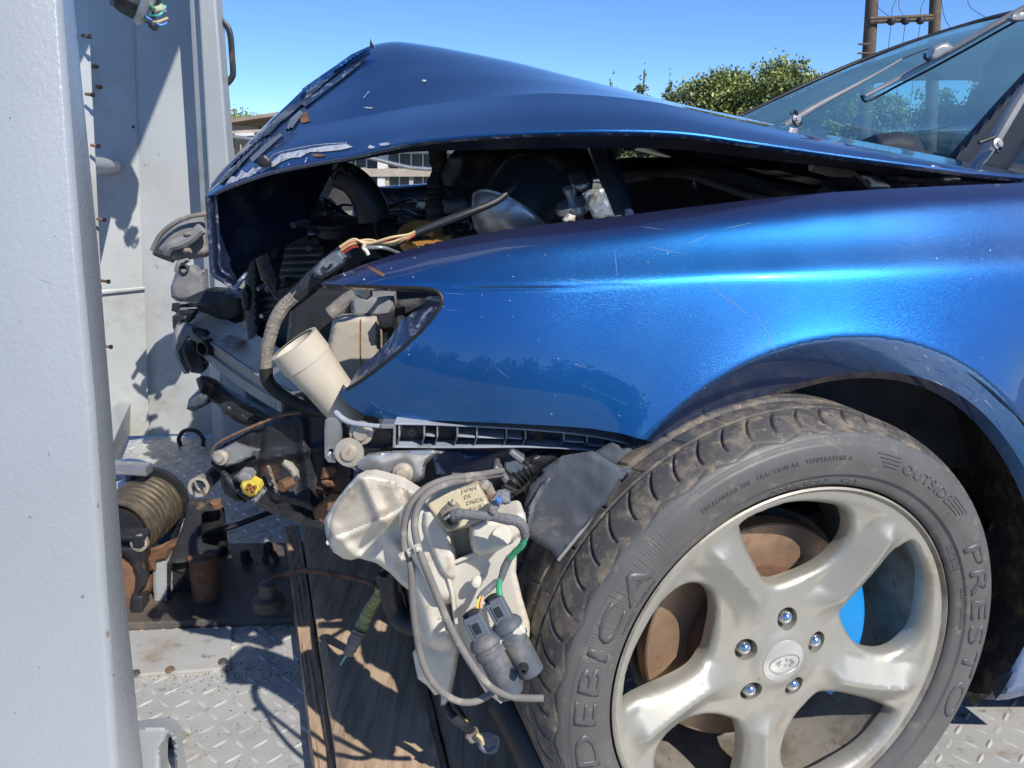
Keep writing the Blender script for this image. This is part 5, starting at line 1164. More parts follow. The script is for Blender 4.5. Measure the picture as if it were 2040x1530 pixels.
# ============================================================ smashed front end
# far headlamp seen from its back
puff('far_headlight', [(303, 500), (322, 470), (350, 447), (380, 434), (412, 427), (418, 500), (412, 512), (360, 520), (335, 517), (318, 508)], 2.12, .03, 16, .12, m_greypl, C_, step=6, rough=.03, seed=3)
tube('far_headlight_rim', [P(303, 499, 2.07), P(318, 470, 2.07), P(345, 446, 2.07), P(380, 431, 2.07), P(413, 426, 2.07)], .006, m_hose, C_, n=30)
tube('lamp_duct', [P(333, 508, 2.07), P(342, 490, 2.06), P(360, 484, 2.06), P(380, 474, 2.06), P(402, 455, 2.06)], [.012, .016, .015], m_greypl, C_, n=24)
for x, y in ((374, 467), (372, 500)): puff('lamp_clip', blob(x, y, 18, 12, -20, 7, x), 2.05, .01, 5, .02, m_tapelight, C_, step=4)
puff('far_headlight_edge', [(303, 502), (330, 510), (350, 519), (345, 524), (320, 515), (305, 508)], 2.05, .008, 3, .02, m_black, C_, step=4)
puff('lamp_bracket', [(346, 540), (352, 520), (372, 514), (380, 520), (362, 530), (356, 545)], 2.0, .008, 5, .02, m_greypl, C_, step=5)
puff('upper_bracket', [(340, 572), (352, 535), (384, 527), (394, 540), (408, 536), (410, 574), (410, 590), (380, 600), (352, 600), (341, 592)], 1.95, .015, 8, .06, m_greypl, C_, step=6, rough=.02, seed=5)
lathe('bracket_hole', P(366, 536, 1.93), (0, -1, .2), [(-.01, .012), (.002, .012), (.003, .009), (-.008, .009)], m_black, C_, n=16)
puff('grille_mount', [(356, 600), (412, 575), (450, 578), (485, 590), (486, 640), (460, 648), (420, 628), (380, 614)], 1.86, .02, 10, .1, m_black, C_, step=7, rough=.03)
for y in (600, 612): puff('mount_ledge', [(358, y+2), (395, y), (396, y+4), (358, y+6)], 1.84, .003, 2, .02, m_greypl, C_, step=3)
# bumper beam: a curved aluminium channel
bt0 = [(352, 618, 2.02), (400, 618, 1.96), (450, 636, 1.84), (520, 672, 1.62), (600, 722, 1.40), (650, 760, 1.28), (690, 795, 1.2)]
bt1 = [(346, 640, 1.98), (378, 655, 1.88), (430, 690, 1.74), (500, 738, 1.54), (560, 772, 1.38), (600, 792, 1.28), (650, 830, 1.15)]
bt2 = [(352, 668, 1.97), (384, 690, 1.87), (430, 735, 1.73), (500, 786, 1.53), (560, 822, 1.37), (590, 838, 1.28), (620, 855, 1.2)]
bt3 = [P(*p)+Vector((.02, .10, -.01)) for p in bt2]
loft('bumper_beam', [bt0, bt1], m_beam, C_, nu=60, nv=6, linear_v=True)
md = [((a[0]+b[0])/2, (a[1]+b[1])/2-3, (a[2]+b[2])/2+.022) for a, b in zip(bt1, bt2)]
m2_ = [((a[0]*.4+b[0]*.6), (a[1]*.4+b[1]*.6), (a[2]*.4+b[2]*.6)+.0) for a, b in zip(bt1, bt2)]
loft('bumper_beam', [bt1, md, m2_, bt2, bt3], m_beam, C_, nu=60, nv=3, linear_v=True)
tube('beam_edge', [P(*p) for p in bt1], .004, m_beam, C_, n=60, sides=6)
lathe('beam_hole', P(405, 694, 1.76), (-.5, -1, 0), [(-.03, .018), (.004, .018), (.004, .014), (-.03, .014)], m_black, C_, n=20)
hb3 = None
plate('beam_sticker', [(437, 680, 1.705), (455, 666, 1.76), (486, 676, 1.66), (466, 692, 1.62)], 1.7, .001, m_tapelight, C_, bevel=0)
puff('beam_end_cap', [(343, 630), (356, 622), (372, 636), (366, 660), (350, 668), (344, 652)], 1.96, .02, 7, .05, m_black, C_, step=5, rough=.03)
puff('torn_beam_cover', [(346, 660), (352, 646), (372, 642), (390, 650), (384, 668), (372, 676), (360, 700), (366, 720), (378, 744), (366, 745), (354, 722), (344, 695)], 1.80, .012, 6, .01, m_greypl, C_, step=5, rough=.05, seed=7)
puff('torn_beam_cover', [(378, 664), (384, 660), (408, 678), (404, 684), (392, 682), (380, 674)], 1.76, .008, 4, .01, m_tapelight, C_, step=4, rough=.02)
puff('cover_inner', [(358, 700), (366, 680), (380, 676), (400, 700), (412, 735), (400, 745), (380, 742), (370, 722)], 1.84, .01, 6, .05, m_black, C_, step=5, rough=.03)
# plastic carrier torn below the beam
puff('lower_carrier', [(372, 815), (376, 795), (396, 775), (390, 755), (402, 748), (420, 756), (440, 772), (560, 838), (560, 860), (520, 852), (470, 822), (420, 800), (400, 812), (385, 820)], 1.70, .02, 10, .04, m_black, C_, step=6, rough=.05, seed=2)
puff('lower_carrier_flap', [(372, 812), (378, 795), (400, 776), (416, 790), (410, 808), (388, 818)], 1.66, .012, 7, .02, m_bluegrey, C_, step=5, rough=.04)
puff('beam_support', [(434, 806), (450, 800), (470, 815), (540, 850), (590, 848), (600, 856), (560, 870), (510, 858), (470, 840), (445, 822)], 1.5, .02, 8, .03, m_black, C_, step=6, rough=.04, seed=8)
puff('torn_foam', [(568, 800), (590, 790), (612, 796), (590, 830), (570, 852), (562, 830)], 1.24, .01, 5, .02, m_greypl, C_, step=5, rough=.04)

# chassis rail end with brackets
rail = [(419, 908), (426, 893), (445, 880), (470, 868), (500, 856), (530, 842), (560, 832), (600, 826), (650, 828), (676, 835), (700, 860), (705, 930), (700, 980), (672, 1000), (648, 1048), (600, 1030), (540, 1008), (498, 985), (470, 985), (445, 940), (424, 918)]
def seg_d(x, y, a, b):
    ax, ay = a; bx, by = b; L_ = (bx-ax)**2+(by-ay)**2; t = max(0, min(1, ((x-ax)*(bx-ax)+(y-ay)*(by-ay))/L_)); return math.hypot(x-ax-t*(bx-ax), y-ay-t*(by-ay))
def ridges(lst):
    return lambda x, y: sum(am*math.exp(-(seg_d(x, y, a, b)/w_)**2) for a, b, w_, am in lst)
puff('chassis_rail_end', rail, 1.05, .010, 6, .14, m_body, C_, step=6, rough=.02, seed=11, ext=ridges([((450, 925), (660, 890), 9, .010), ((520, 860), (505, 985), 8, -.008), ((600, 840), (620, 1010), 10, .012), ((660, 840), (650, 990), 7, -.010), ((480, 960), (640, 1010), 8, .010)]))
tube('rail_lip', [P(419, 908, 1.03), P(430, 886, 1.03), P(470, 864, 1.03), P(520, 843, 1.03), P(560, 828, 1.03), P(600, 822, 1.03)], [.0012, .002, .0015], m_rust, C_, n=40, wob=.6)
tube('rail_lip', [P(424, 920, 1.03), P(446, 942, 1.02), P(470, 972, 1.01), P(500, 992, 1.01), P(560, 1014, 1.01), P(610, 1035, 1.01), P(646, 1052, 1.01)], [.004, .005, .004], m_body, C_, n=60, wob=.4)
puff('crash_plate', [(420, 912), (422, 900), (440, 896), (470, 880), (498, 890), (520, 895), (500, 910), (470, 925), (450, 930)], 1.02, .006, 6, .01, m_silver, C_, step=5, rough=.015)
lathe('rail_bolt', P(441, 911, 1.01), (0, -1, .2), [(0, .011), (.004, .010), (.005, .006), (.01, .005)], m_zinc, C_, n=16)
puff('rusted_flange', [(640, 1000), (660, 980), (700, 985), (672, 1010), (650, 1050), (625, 1040), (622, 1015)], .99, .01, 6, .02, m_rust, C_, step=5, rough=.04)
puff('rusted_flange', [(500, 988), (520, 998), (600, 1020), (650, 1040), (648, 1056), (600, 1046), (540, 1022), (505, 1003)], .99, .012, 6, .03, m_black, C_, step=5, rough=.05, seed=5)
puff('tow_bracket', [(560, 925), (566, 916), (580, 922), (594, 940), (598, 962), (592, 978), (582, 978), (586, 960), (576, 940)], .995, .006, 4, .012, m_whitedusty, C_, step=4)
lathe('bracket_bolt', P(580, 960, .985), (-.6, -1, 0), [(0, .008), (.018, .008), (.018, .0)], m_rust, C_, hexn=6)
puff('rail_slot', [(530, 928), (535, 927), (553, 979), (549, 982)], 1.015, .003, 2, .01, m_zinc, C_, step=3)
puff('rust_patch', blob(655, 940, 44, 24, -20, 10, 3), 1.022, .006, 6, .004, m_rust, C_, step=5, rough=.02)
puff('rust_patch', blob(655, 965, 30, 14, 10, 10, 4), 1.018, .006, 6, .004, m_rust, C_, step=5, rough=.02)
# yellow connector and its cable
puff('side_connector', [(466, 950), (480, 938), (498, 940), (506, 950), (502, 962), (478, 962)], 1.0, .012, 5, .03, m_greypl, C_, step=4, rough=.02)
puff('yellow_connector', [(478, 968), (482, 960), (500, 957), (516, 966), (520, 976), (512, 988), (498, 990), (484, 982)], .985, .010, 5, .035, m_yellow, C_, step=3)
for x, y in ((496, 968), (506, 972), (492, 976), (502, 981)): lathe('connector_socket', P(x, y, .972), (0, -1, .1), [(-.004, .0034), (.0012, .0034), (.0012, .0022), (-.003, .0022)], m_orange, C_, n=12)
puff('connector_lock', [(500, 996), (520, 978), (527, 983), (516, 1000), (506, 1004)], .98, .008, 4, .02, m_greypl, C_, step=4)
puff('dark_sleeve', [(440, 940), (456, 948), (478, 985), (490, 1002), (470, 1000), (448, 985), (440, 965)], 1.03, .014, 8, .05, m_black, C_, step=5, rough=.03)
tube('hose_stub', [P(430, 940, 1.12), P(412, 958, 1.08), P(396, 970, 1.04)], [.012, .0115, .011], m_black, C_, n=12, sides=16)
lathe('hose_clamp', P(397, 969, 1.04), P(397, 969, 1.04)-P(430, 943, 1.12), [(-.02, .0125), (-.02, .0138), (.004, .0145), (.004, .010), (-.01, .009)], m_zinc, C_, n=20)
tube('clamp_wire', [P(388, 960, 1.03), P(396, 975, 1.01), P(410, 985, 1.03), P(406, 972, 1.03)], .0016, m_zinc, C_, n=20, sides=6)
puff('crumpled_flange', [(520, 850), (536, 838), (560, 845), (548, 862), (525, 862)], 1.12, .015, 6, .02, m_rust, C_, step=4, rough=.05)
puff('crumpled_flange', [(448, 890), (470, 868), (500, 850), (520, 845), (512, 858), (480, 872), (455, 886)], 1.06, .012, 5, .01, m_black, C_, step=4, rough=.06)

# pale neck pipe of the washer bottle
def shaft(name, a, b, r0, r1, mat, ends=True, lip=.0):
    a, b = Vector(a), Vector(b); L_ = (b-a).length
    return lathe(name, a, b-a, [(0, r0-.004), (0, r0+lip), (.004, r0+lip), (L_*.22, r0+lip), (L_*.225, r0), (L_*.5, (r0+r1)/2), (L_, r1), (L_, r1-.003), (.01, r0-.006), (.002, r0-.004)], mat, C_, n=44, caps=False, angle=50)
shaft('washer_filler_neck', P(585, 684, .985), P(706, 835, 1.0), .0325, .025, m_neck, lip=.0012)
lathe('filler_inside', P(588, 688, .987), P(700, 845, 1.0)-P(585, 684, .985), [(.03, .0), (.031, .027)], m_whitedusty, C_, n=30, caps=False)
# white box behind the lamp opening
puff('coolant_bottle', [(646, 735), (652, 690), (662, 640), (670, 630), (702, 626), (757, 632), (757, 735), (740, 752), (700, 775), (668, 760)], 1.16, .015, 12, .10, m_whitedusty, C_, step=7)
puff('coolant_bottle', [(698, 598), (712, 592), (760, 588), (784, 590), (786, 618), (778, 630), (720, 632), (700, 628)], 1.18, .012, 8, .10, m_greypl, C_, step=6)
tube('bottle_seam', [P(719, 636, 1.143), P(719, 700, 1.143), P(719, 760, 1.143)], .0008, m_orange, C_, n=8, sides=5)
puff('lamp_housing_part', [(750, 630), (786, 622), (786, 652), (757, 656)], 1.12, .004, 4, .03, m_black, C_, step=5)
puff('inner_blue_panel', [(757, 600), (882, 590), (884, 690), (830, 720), (780, 740), (757, 742)], 1.24, .006, 6, .02, m_bodyblue if 0 else m_body, C_, step=9)
tube('panel_rib', [P(796, 610, 1.22), P(794, 660, 1.22), P(792, 720, 1.22)], .009, m_body, C_, n=12)
puff('fan_cowl', [(575, 640), (580, 610), (600, 580), (640, 573), (690, 575), (720, 590), (690, 640), (660, 690), (645, 740), (600, 700), (570, 690)], 1.26, .012, 10, .06, m_black, C_, step=8)
tube('cowl_pipe', [P(660, 625, 1.2), P(690, 600, 1.2), P(715, 585, 1.2)], .012, m_hose, C_, n=12)
puff('under_lip_brackets', [(700, 573), (738, 573), (742, 590), (730, 598), (716, 594), (706, 586)], 1.02, .006, 4, .02, m_silver, C_, step=4, rough=.02)
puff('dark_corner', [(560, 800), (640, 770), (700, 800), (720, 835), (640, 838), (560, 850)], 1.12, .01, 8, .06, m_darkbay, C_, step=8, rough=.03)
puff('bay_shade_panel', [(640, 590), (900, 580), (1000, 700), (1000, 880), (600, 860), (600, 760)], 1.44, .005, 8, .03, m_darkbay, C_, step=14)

rk = random.Random(12)
for k in range(9):
    if k < 30: x, y, Yk = rk.uniform(350, 420), rk.uniform(590, 690), rk.uniform(1.8, 1.95)
    else: x, y, Yk = rk.uniform(400, 560), rk.uniform(790, 860), rk.uniform(1.5, 1.6)
    w_ = rk.uniform(14, 46)
    puff('torn_plastic', blob_(x, y, w_, w_*rk.uniform(.25, .7), rk.uniform(-60, 60), rk), Yk, .005, 3, .03, rk.choice((m_black, m_black, m_body, m_bluegrey, m_liner)), C_, step=5, rough=.03, seed=k)
# wire loom from the bay down past the beam
lp = [P(690, 500, 1.06), P(662, 525, 1.06), P(625, 560, 1.06), P(592, 590, 1.06), P(566, 612, 1.06)]
tube('main_loom', lp, [.011, .013, .014, .012, .010], m_black, C_, n=40, wob=.08)
lt = tube('taped_loom', [P(585, 592, 1.05), P(566, 610, 1.05), P(548, 640, 1.05), P(538, 672, 1.05), P(532, 700, 1.05), P(529, 735, 1.05)], [.0085, .0092, .0088, .0085, .0085], m_tapelight, C_, n=60, wob=.05)
for k in range(22):
    f = k/21; c0_ = catmull([P(585, 592, 1.05), P(566, 610, 1.05), P(548, 640, 1.05), P(538, 672, 1.05), P(532, 700, 1.05), P(529, 735, 1.05)], 60); i = min(58, int(f*58)); a, b = c0_[i], c0_[i+1]; n_, a1, b1 = frame_of(b-a+Vector((.0, 0, .002)))
    tube('tape_turn', [a+(a1*math.cos(t)+b1*math.sin(t))*.0089+n_*.004*t/6.28 for t in np.linspace(0, 6.28, 10)], .0006, m_tapelight, lt, n=16, sides=5)
tube('main_loom', [P(529, 732, 1.05), P(534, 760, 1.05), P(560, 786, 1.05), P(610, 812, 1.04), P(650, 822, 1.03), P(680, 828, 1.02)], [.0095, .0085, .008, .008], m_rubber, C_, n=50, sides=12)
puff('loom_connector', [(622, 540), (640, 518), (662, 503), (676, 498), (690, 512), (684, 528), (660, 545), (640, 556), (626, 552)], 1.04, .014, 8, .04, m_bluegrey, C_, step=4, rough=.012)
puff('loom_connector_clip', [(640, 530), (655, 518), (664, 524), (650, 538)], 1.02, .004, 3, .01, m_bluegrey, C_, step=3)
tube('loom_sleeve', [P(825, 466, 1.08), P(870, 448, 1.085), P(930, 425, 1.09), P(990, 400, 1.10), P(1020, 375, 1.11), P(1034, 358, 1.13)], [.0055, .006, .005, .004], m_black, C_, n=50)
cols = [m_tan, m_tan, m_red, m_tan, m_orange, m_black, m_red]
for k, mt in enumerate(cols):
    o_ = k-3; tube('loom_wire', [P(680+o_, 498+o_*2, 1.05), P(705, 484+o_*2.5, 1.05), P(735+o_*2, 478+abs(o_)*2.5+(6 if mt is m_red else 0), 1.05+.004*k), P(780, 482+o_*2.4+(5 if k % 2 else -2), 1.05+.003*k), P(812, 472+o_*1.5, 1.06), P(828, 464+o_, 1.08)], .0018, mt, C_, n=36, sides=6)
for k in range(3): tube('loom_wire', [P(1020+k*4, 372, 1.24), P(1028+k*5, 345, 1.27), P(1040+k*5, 325, 1.3)], .002, (m_red, m_tan, m_red)[k], C_, n=14, sides=6)
tube('grey_lead', [P(726, 494, 1.05), P(760, 493, 1.05), P(790, 502, 1.07), P(805, 508, 1.08)], .0028, m_silver, C_, n=24)
tube('lead_clip', [P(727, 487, 1.04), P(724, 494, 1.04), P(730, 500, 1.04), P(734, 508, 1.04)], .0025, m_white, C_, n=12)
lathe('oil_cap', P(838, 470, 1.25), (0, -.55, 1), [(-.012, .020), (-.012, .034), (.006, .035), (.008, .030), (.004, .021), (-.012, .020)], m_orange, C_, n=40, caps=False)
puff('ochre_bracket', [(822, 482), (900, 468), (904, 480), (860, 490), (826, 496)], 1.18, .01, 5, .03, m_orange, C_, step=5)

# ------------------------------------------------ bumper side rail with its ribs
rl = [(785, 843), (850, 844), (950, 848), (1050, 854), (1120, 860), (1190, 869), (1240, 880), (1285, 897)]
rb = [(785, 893), (860, 894), (950, 894), (1040, 893), (1110, 895), (1170, 899), (1215, 903), (1240, 906)]
def along(c, x):
    return float(np.interp(x, [p[0] for p in c], [p[1] for p in c]))
puff('bumper_side_rail', rl+rb[::-1], .905, .002, 3, .008, m_liner if 0 else m_black, C_, step=7)
def ledge(name, line, y0, y1, w_, mat, z=.0):
    """narrow shelf standing out toward the near side"""
    cs = [P(x, y, y1) for x, y in line]; V = []; Fc = []
    for c in cs: V += [c, c+Vector((0, y0-y1, 0)), c+Vector((0, y0-y1, -w_)), c+Vector((0, 0, -w_))]
    for i in range(len(cs)-1):
        for k in range(4): Fc.append((i*4+k, i*4+(k+1) % 4, i*4+4+(k+1) % 4, i*4+4+k))
    Fc += [(0, 1, 2, 3), tuple(len(V)-4+k for k in range(4))[::-1]]
    return mk(name, V, Fc, mat, C_, False, None, .0006)
ledge('rail_top_flange', rl, .905, .872, .0022, m_rail)
ledge('rail_bottom_flange', [(x, y-4) for x, y in rb], .905, .880, .002, m_rail)
for x0, sl in ((795, -4), (845, -6), (871, -6), (911, -8), (950, -7), (1009, -7), (1047, -8), (1124, -10), (1170, -12)):
    yt, yb = along(rl, x0)+2, along(rb, x0+sl)-3
    q = [P(x0-1.6, yt, .873), P(x0+1.6, yt, .873), P(x0+1.6, yt+(yb-yt)*.55, .878), P(x0-1.6, yt+(yb-yt)*.55, .878)]
    hexa('rail_rib', q+[p+Vector((0, .03, 0)) for p in q], m_rail, C_, .0004)
    q = [P(x0-1.6, yt+(yb-yt)*.55, .878), P(x0+1.6, yt+(yb-yt)*.55, .878), P(x0+sl+1.6, yb, .884), P(x0+sl-1.6, yb, .884)]
    hexa('rail_rib', q+[p+Vector((0, .02, 0)) for p in q], m_bluegrey, C_, .0004)
for a, b, y in ((848, 866, 866), (912, 946, 868), (952, 1004, 870), (1012, 1040, 871), (1126, 1164, 878), (1172, 1208, 886)):
    ledge('rail_shelf', [(a, y), (b, y+2)], .905, .877, .0018, m_rail)
for x, y, mt in ((821, 860, m_hose), (1073, 873, m_rust)):
    lathe('rail_screw', P(x, y, .902), (0, -1, .1), [(-.004, .0058), (.001, .0055), (.003, .003), (.001, .001)], mt, C_, n=18)
# curved strip and bracket plate at the corner
tube('corner_strip', [P(669, 820, .90), P(676, 828, .895), P(690, 838, .89), P(705, 843, .885), P(735, 847, .88), P(785, 851, .878)], [.0035, .004, .0035, .003], m_rail, C_, n=50, flat=.7, wob=.15)
hexa('strip_tab', [P(758, 845, .870), P(786, 846, .870), P(786, 853, .870), P(758, 853, .870)]+[p+Vector((0, .02, 0)) for p in (P(758, 845, .870), P(786, 846, .870), P(786, 853, .870), P(758, 853, .870))], m_silver, C_, .001)
hexa('strip_tab', [P(783, 846, .872), P(788, 846, .872), P(787, 893, .878), P(782, 893, .878)]+[p+Vector((0, .02, 0)) for p in (P(783, 846, .872), P(788, 846, .872), P(787, 893, .878), P(782, 893, .878))], m_greypl, C_, .001)
puff('corner_bracket', [(676, 832), (700, 844), (785, 852), (785, 892), (750, 905), (722, 914), (700, 920), (684, 912), (680, 870)], .905, .004, 5, .012, m_black, C_, step=6)
puff('fixing_plate', [(648, 836), (654, 831), (676, 833), (682, 840), (682, 880), (680, 905), (668, 922), (654, 921), (647, 912), (646, 860)], .895, .003, 4, .004, m_silver, C_, step=5, holes=[smooth_loop(blob(659, 900, 13, 12, 0, 8, 1, .05), 16)])
lathe('washer_bolt', P(696, 901, .885), (0, -1, .15), [(0, .0175), (.002, .017), (.0025, .0095), (.006, .009), (.0065, .006)], m_zinc, C_, n=32)
lathe('rail_screw', P(720, 862, .895), (0, -1, .15), [(0, .0145), (.003, .014), (.004, .009), (.008, .008), (.008, .003)], m_zinc, C_, n=24)
for a in (0, 90): 
    pass
puff('headlight_stay', [(686, 918), (700, 918), (715, 930), (712, 940), (700, 932), (690, 930)], .89, .003, 3, .006, m_silver, C_, step=4)
puff('bumper_stay', [(706, 920), (735, 903), (780, 898), (860, 894), (885, 900), (862, 912), (848, 926), (845, 952), (835, 960), (812, 966), (792, 975), (770, 968), (752, 955), (735, 942), (712, 932)], .885, .006, 7, .004, m_silver, C_, step=5, rough=.02, seed=6)
lathe('rail_screw', P(803, 942, .872), (0, -1, .15), [(0, .0125), (.003, .012), (.004, .0075), (.009, .007), (.009, .003)], m_zinc, C_, n=24)
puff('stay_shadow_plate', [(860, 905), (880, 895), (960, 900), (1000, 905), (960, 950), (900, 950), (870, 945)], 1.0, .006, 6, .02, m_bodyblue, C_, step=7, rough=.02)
puff('inner_valance', [(700, 900), (900, 890), (1200, 900), (1180, 980), (1060, 1060), (1030, 1250), (900, 1180), (760, 1000)], 1.12, .01, 10, .03, m_body, C_, step=13, rough=.02)
# torn liner
puff('torn_liner_strip', [(1176, 905), (1205, 888), (1218, 880), (1232, 884), (1238, 893), (1252, 887), (1272, 885), (1300, 902), (1285, 915), (1262, 932), (1240, 936), (1205, 925)], .862, .006, 6, .004, m_liner, C_, step=5, rough=.02, seed=1)
tube('liner_edge', [P(1302, 901, .852), P(1285, 918, .846), P(1262, 940, .835), P(1220, 985, .815), P(1180, 1032, .80), P(1145, 1075, .79), P(1112, 1116, .785)], [.0035, .0022, .002], m_greypl, C_, n=50)
puff('torn_liner', [(1040, 1062), (1043, 1010), (1055, 970), (1080, 935), (1120, 908), (1180, 898), (1240, 934), (1262, 934), (1220, 985), (1180, 1032), (1145, 1075), (1112, 1116), (1100, 1100), (1070, 1082)], lambda x, y: .852-(x-1040)*.0002-(y-900)*.00022, .006, 12, .004, m_liner, C_, step=8, rough=.014, seed=2)
puff('torn_liner', [(1045, 1060), (1050, 1010), (1075, 965), (1100, 940), (1112, 930), (1098, 960), (1070, 1010), (1056, 1066)], lambda x, y: .838-(y-900)*.0002, .004, 5, .003, m_liner, C_, step=5, rough=.02, seed=9)
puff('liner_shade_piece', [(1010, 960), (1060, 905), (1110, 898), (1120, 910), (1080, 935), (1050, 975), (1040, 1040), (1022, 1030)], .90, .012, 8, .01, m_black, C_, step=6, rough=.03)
# conduits and clip crossing toward the liner
tube('conduit', [P(905, 948, .93), P(950, 935, .93), P(1000, 915, .92), P(1050, 898, .92), P(1090, 892, .93)], [.010, .0105, .010], m_hose, C_, n=40)
tube('conduit', [P(900, 955, .90), P(950, 957, .90), P(985, 953, .90), P(1005, 940, .90)], [.008, .009, .008], m_hose, C_, n=30)
tube('corrugated_conduit', [P(1110, 895, .93), P(1075, 910, .91), P(1045, 935, .89), P(1020, 962, .88), P(1008, 990, .88)], [.011, .0115, .012, .011, .009], m_black, C_, n=60, wob=.35)
for k in range(14):
    c_ = catmull([P(1110, 895, .93), P(1075, 910, .91), P(1045, 935, .89), P(1020, 962, .88), P(1008, 990, .88)], 60); a, b = c_[4+k*3], c_[5+k*3]
    n_, a1, b1 = frame_of(b-a); tube('conduit_ring', [a+(a1*math.cos(t)+b1*math.sin(t))*.0118 for t in np.linspace(0, 6.28, 14)], .0014, m_black, C_, n=18, sides=5)
hexa('conduit_clip', [P(1012, 904, .875), P(1020, 896, .875), P(1047, 916, .875), P(1038, 926, .875)]+[p+Vector((0, .04, 0)) for p in (P(1012, 904, .875), P(1020, 896, .875), P(1047, 916, .875), P(1038, 926, .875))], m_silver, C_, .002)
hexa('conduit_clip', [P(982, 934, .87), P(990, 928, .87), P(1016, 956, .87), P(1006, 966, .87)]+[p+Vector((0, .035, 0)) for p in (P(982, 934, .87), P(990, 928, .87), P(1016, 956, .87), P(1006, 966, .87))], m_silver, C_, .002)
puff('conduit_clip_body', [(1005, 922), (1030, 912), (1046, 930), (1040, 944), (1020, 950), (1004, 936)], .885, .008, 5, .03, m_bluegrey, C_, step=4, rough=.01)

# ------------------------------------------------ washer bottle and what hangs on it
def rr_(x, y): return 0
BR = ridges([((648, 1082), (760, 1036), 13, .016), ((760, 1036), (850, 990), 13, .014), ((725, 952), (760, 1036), 12, .008), ((690, 1112), (770, 1070), 12, -.010), ((770, 1070), (840, 1150), 12, .012), ((665, 1060), (700, 1100), 12, .012), ((800, 975), (815, 1010), 9, -.008), ((830, 1020), (860, 1180), 12, -.010)])
puff('washer_bottle', [(645, 1036), (664, 1003), (690, 970), (712, 946), (735, 944), (760, 950), (800, 962), (845, 990), (872, 1015), (880, 1060), (872, 1120), (850, 1180), (832, 1190), (800, 1165), (775, 1140), (750, 1122), (715, 1112), (700, 1116), (684, 1113), (664, 1100), (655, 1084), (648, 1062)], lambda x, y: .838-.00010*(x-646), .016, 13, .06, m_white, C_, step=5, rough=.006, seed=4, ext=BR)
puff('washer_bottle_shoulder', [(650, 1036), (664, 1005), (690, 973), (713, 949), (735, 947), (790, 960), (838, 987), (852, 1000), (812, 1012), (764, 1038), (700, 1064), (652, 1080), (650, 1056)], lambda x, y: .8365-.00010*(x-646), .0165, 13, .04, m_whitedusty, C_, step=5, rough=.008, seed=4, ext=BR)
puff('washer_bottle_waist', [(795, 1020), (815, 998), (850, 1002), (872, 1020), (905, 1150), (912, 1190), (890, 1205), (866, 1198), (830, 1130), (800, 1080)], .795, .03, 20, .09, m_white, C_, step=6, smooth=70)
puff('washer_bottle_raised', [(842, 1018), (862, 1012), (880, 1030), (906, 1100), (910, 1150), (895, 1158), (876, 1140), (850, 1080), (840, 1044)], .775, .018, 12, .05, m_white, C_, step=5, smooth=60)
puff('washer_bottle_body', [(800, 1120), (850, 1120), (890, 1180), (905, 1240), (908, 1290), (870, 1295), (850, 1280), (835, 1230), (815, 1175)], .82, .035, 26, .10, m_white, C_, step=6, smooth=60, rough=.01)
puff('washer_bottle_body', [(830, 1210), (870, 1200), (905, 1220), (918, 1280), (910, 1330), (900, 1380), (888, 1412), (878, 1405), (882, 1380), (866, 1385), (850, 1365), (832, 1352), (822, 1300), (836, 1280)], .86, .012, 12, .02, m_whitedusty if 0 else m_white, C_, step=6, rough=.02, seed=3)
puff('pump_carrier', [(888, 1134), (900, 1120), (960, 1096), (1040, 1064), (1046, 1020), (1052, 1075), (1030, 1100), (1028, 1140), (1040, 1190), (1055, 1240), (1060, 1300), (1050, 1355), (1015, 1385), (998, 1402), (985, 1392), (970, 1380), (940, 1330), (915, 1280), (903, 1225)], lambda x, y: .775+.00008*(y-1100), .010, 9, .05, m_white, C_, step=6)
puff('bottle_ear', [(934, 1046), (960, 1036), (990, 1030), (1036, 1018), (1046, 1026), (1048, 1048), (1036, 1070), (1005, 1090), (965, 1108), (945, 1104), (936, 1080)], .768, .020, 13, .06, m_white, C_, step=5, smooth=60)
puff('bottle_pocket', [(880, 1062), (930, 1046), (950, 1080), (946, 1100), (895, 1120), (886, 1096)], .80, .004, 4, .03, m_beige, C_, step=5, rough=.005)
lathe('moulded_boss', P(950, 1157, .757), (0, -1, .15), [(0, .0062), (.005, .006), (.008, .0045), (.009, .001)], m_white, C_, n=24)
lathe('moulded_disc', P(1000, 1068, .742), (0, -1, .2), [(-.002, .010), (.0012, .0098), (.0012, 0)], m_white, C_, n=28)
puff('carrier_band', [(950, 1298), (985, 1280), (1035, 1244), (1046, 1246), (1048, 1262), (1000, 1296), (958, 1316)], .728, .008, 7, .03, m_white, C_, step=4)
# mould seams, ribs and grime lines on the bottle
for k, pts in enumerate(([(652, 1082), (700, 1062), (760, 1036), (812, 1010), (846, 992)], [(664, 1096), (720, 1080), (790, 1092), (832, 1150), (850, 1180)], [(720, 952), (735, 985), (770, 1000), (835, 1004)])):
    tube('moulded_seam', [P(x, y, .812 if k != 1 else .83) for x, y in pts], .0028, m_white, C_, n=30, sides=8)
tube('fluid_line', [P(815, 1060, .768), P(840, 1120, .768), P(868, 1180, .772)], .0012, m_beige, C_, n=16, sides=6)
for (x, y) in ((858, 1210), (868, 1240), (876, 1270)): tube('moulded_rib', [P(x-14, y-4, .79), P(x+22, y-14, .785)], .0022, m_white, C_, n=4, sides=8)
tube('carrier_edge', [P(888, 1134, .762), P(903, 1122, .762), P(960, 1098, .76), P(1030, 1070, .757)], .0022, m_white, C_, n=20, sides=8)
tube('carrier_edge', [P(889, 1136, .762), P(900, 1180, .765), P(906, 1225, .77), P(917, 1280, .775), P(942, 1330, .78), P(972, 1380, .782)], .0022, m_white, C_, n=30, sides=8)
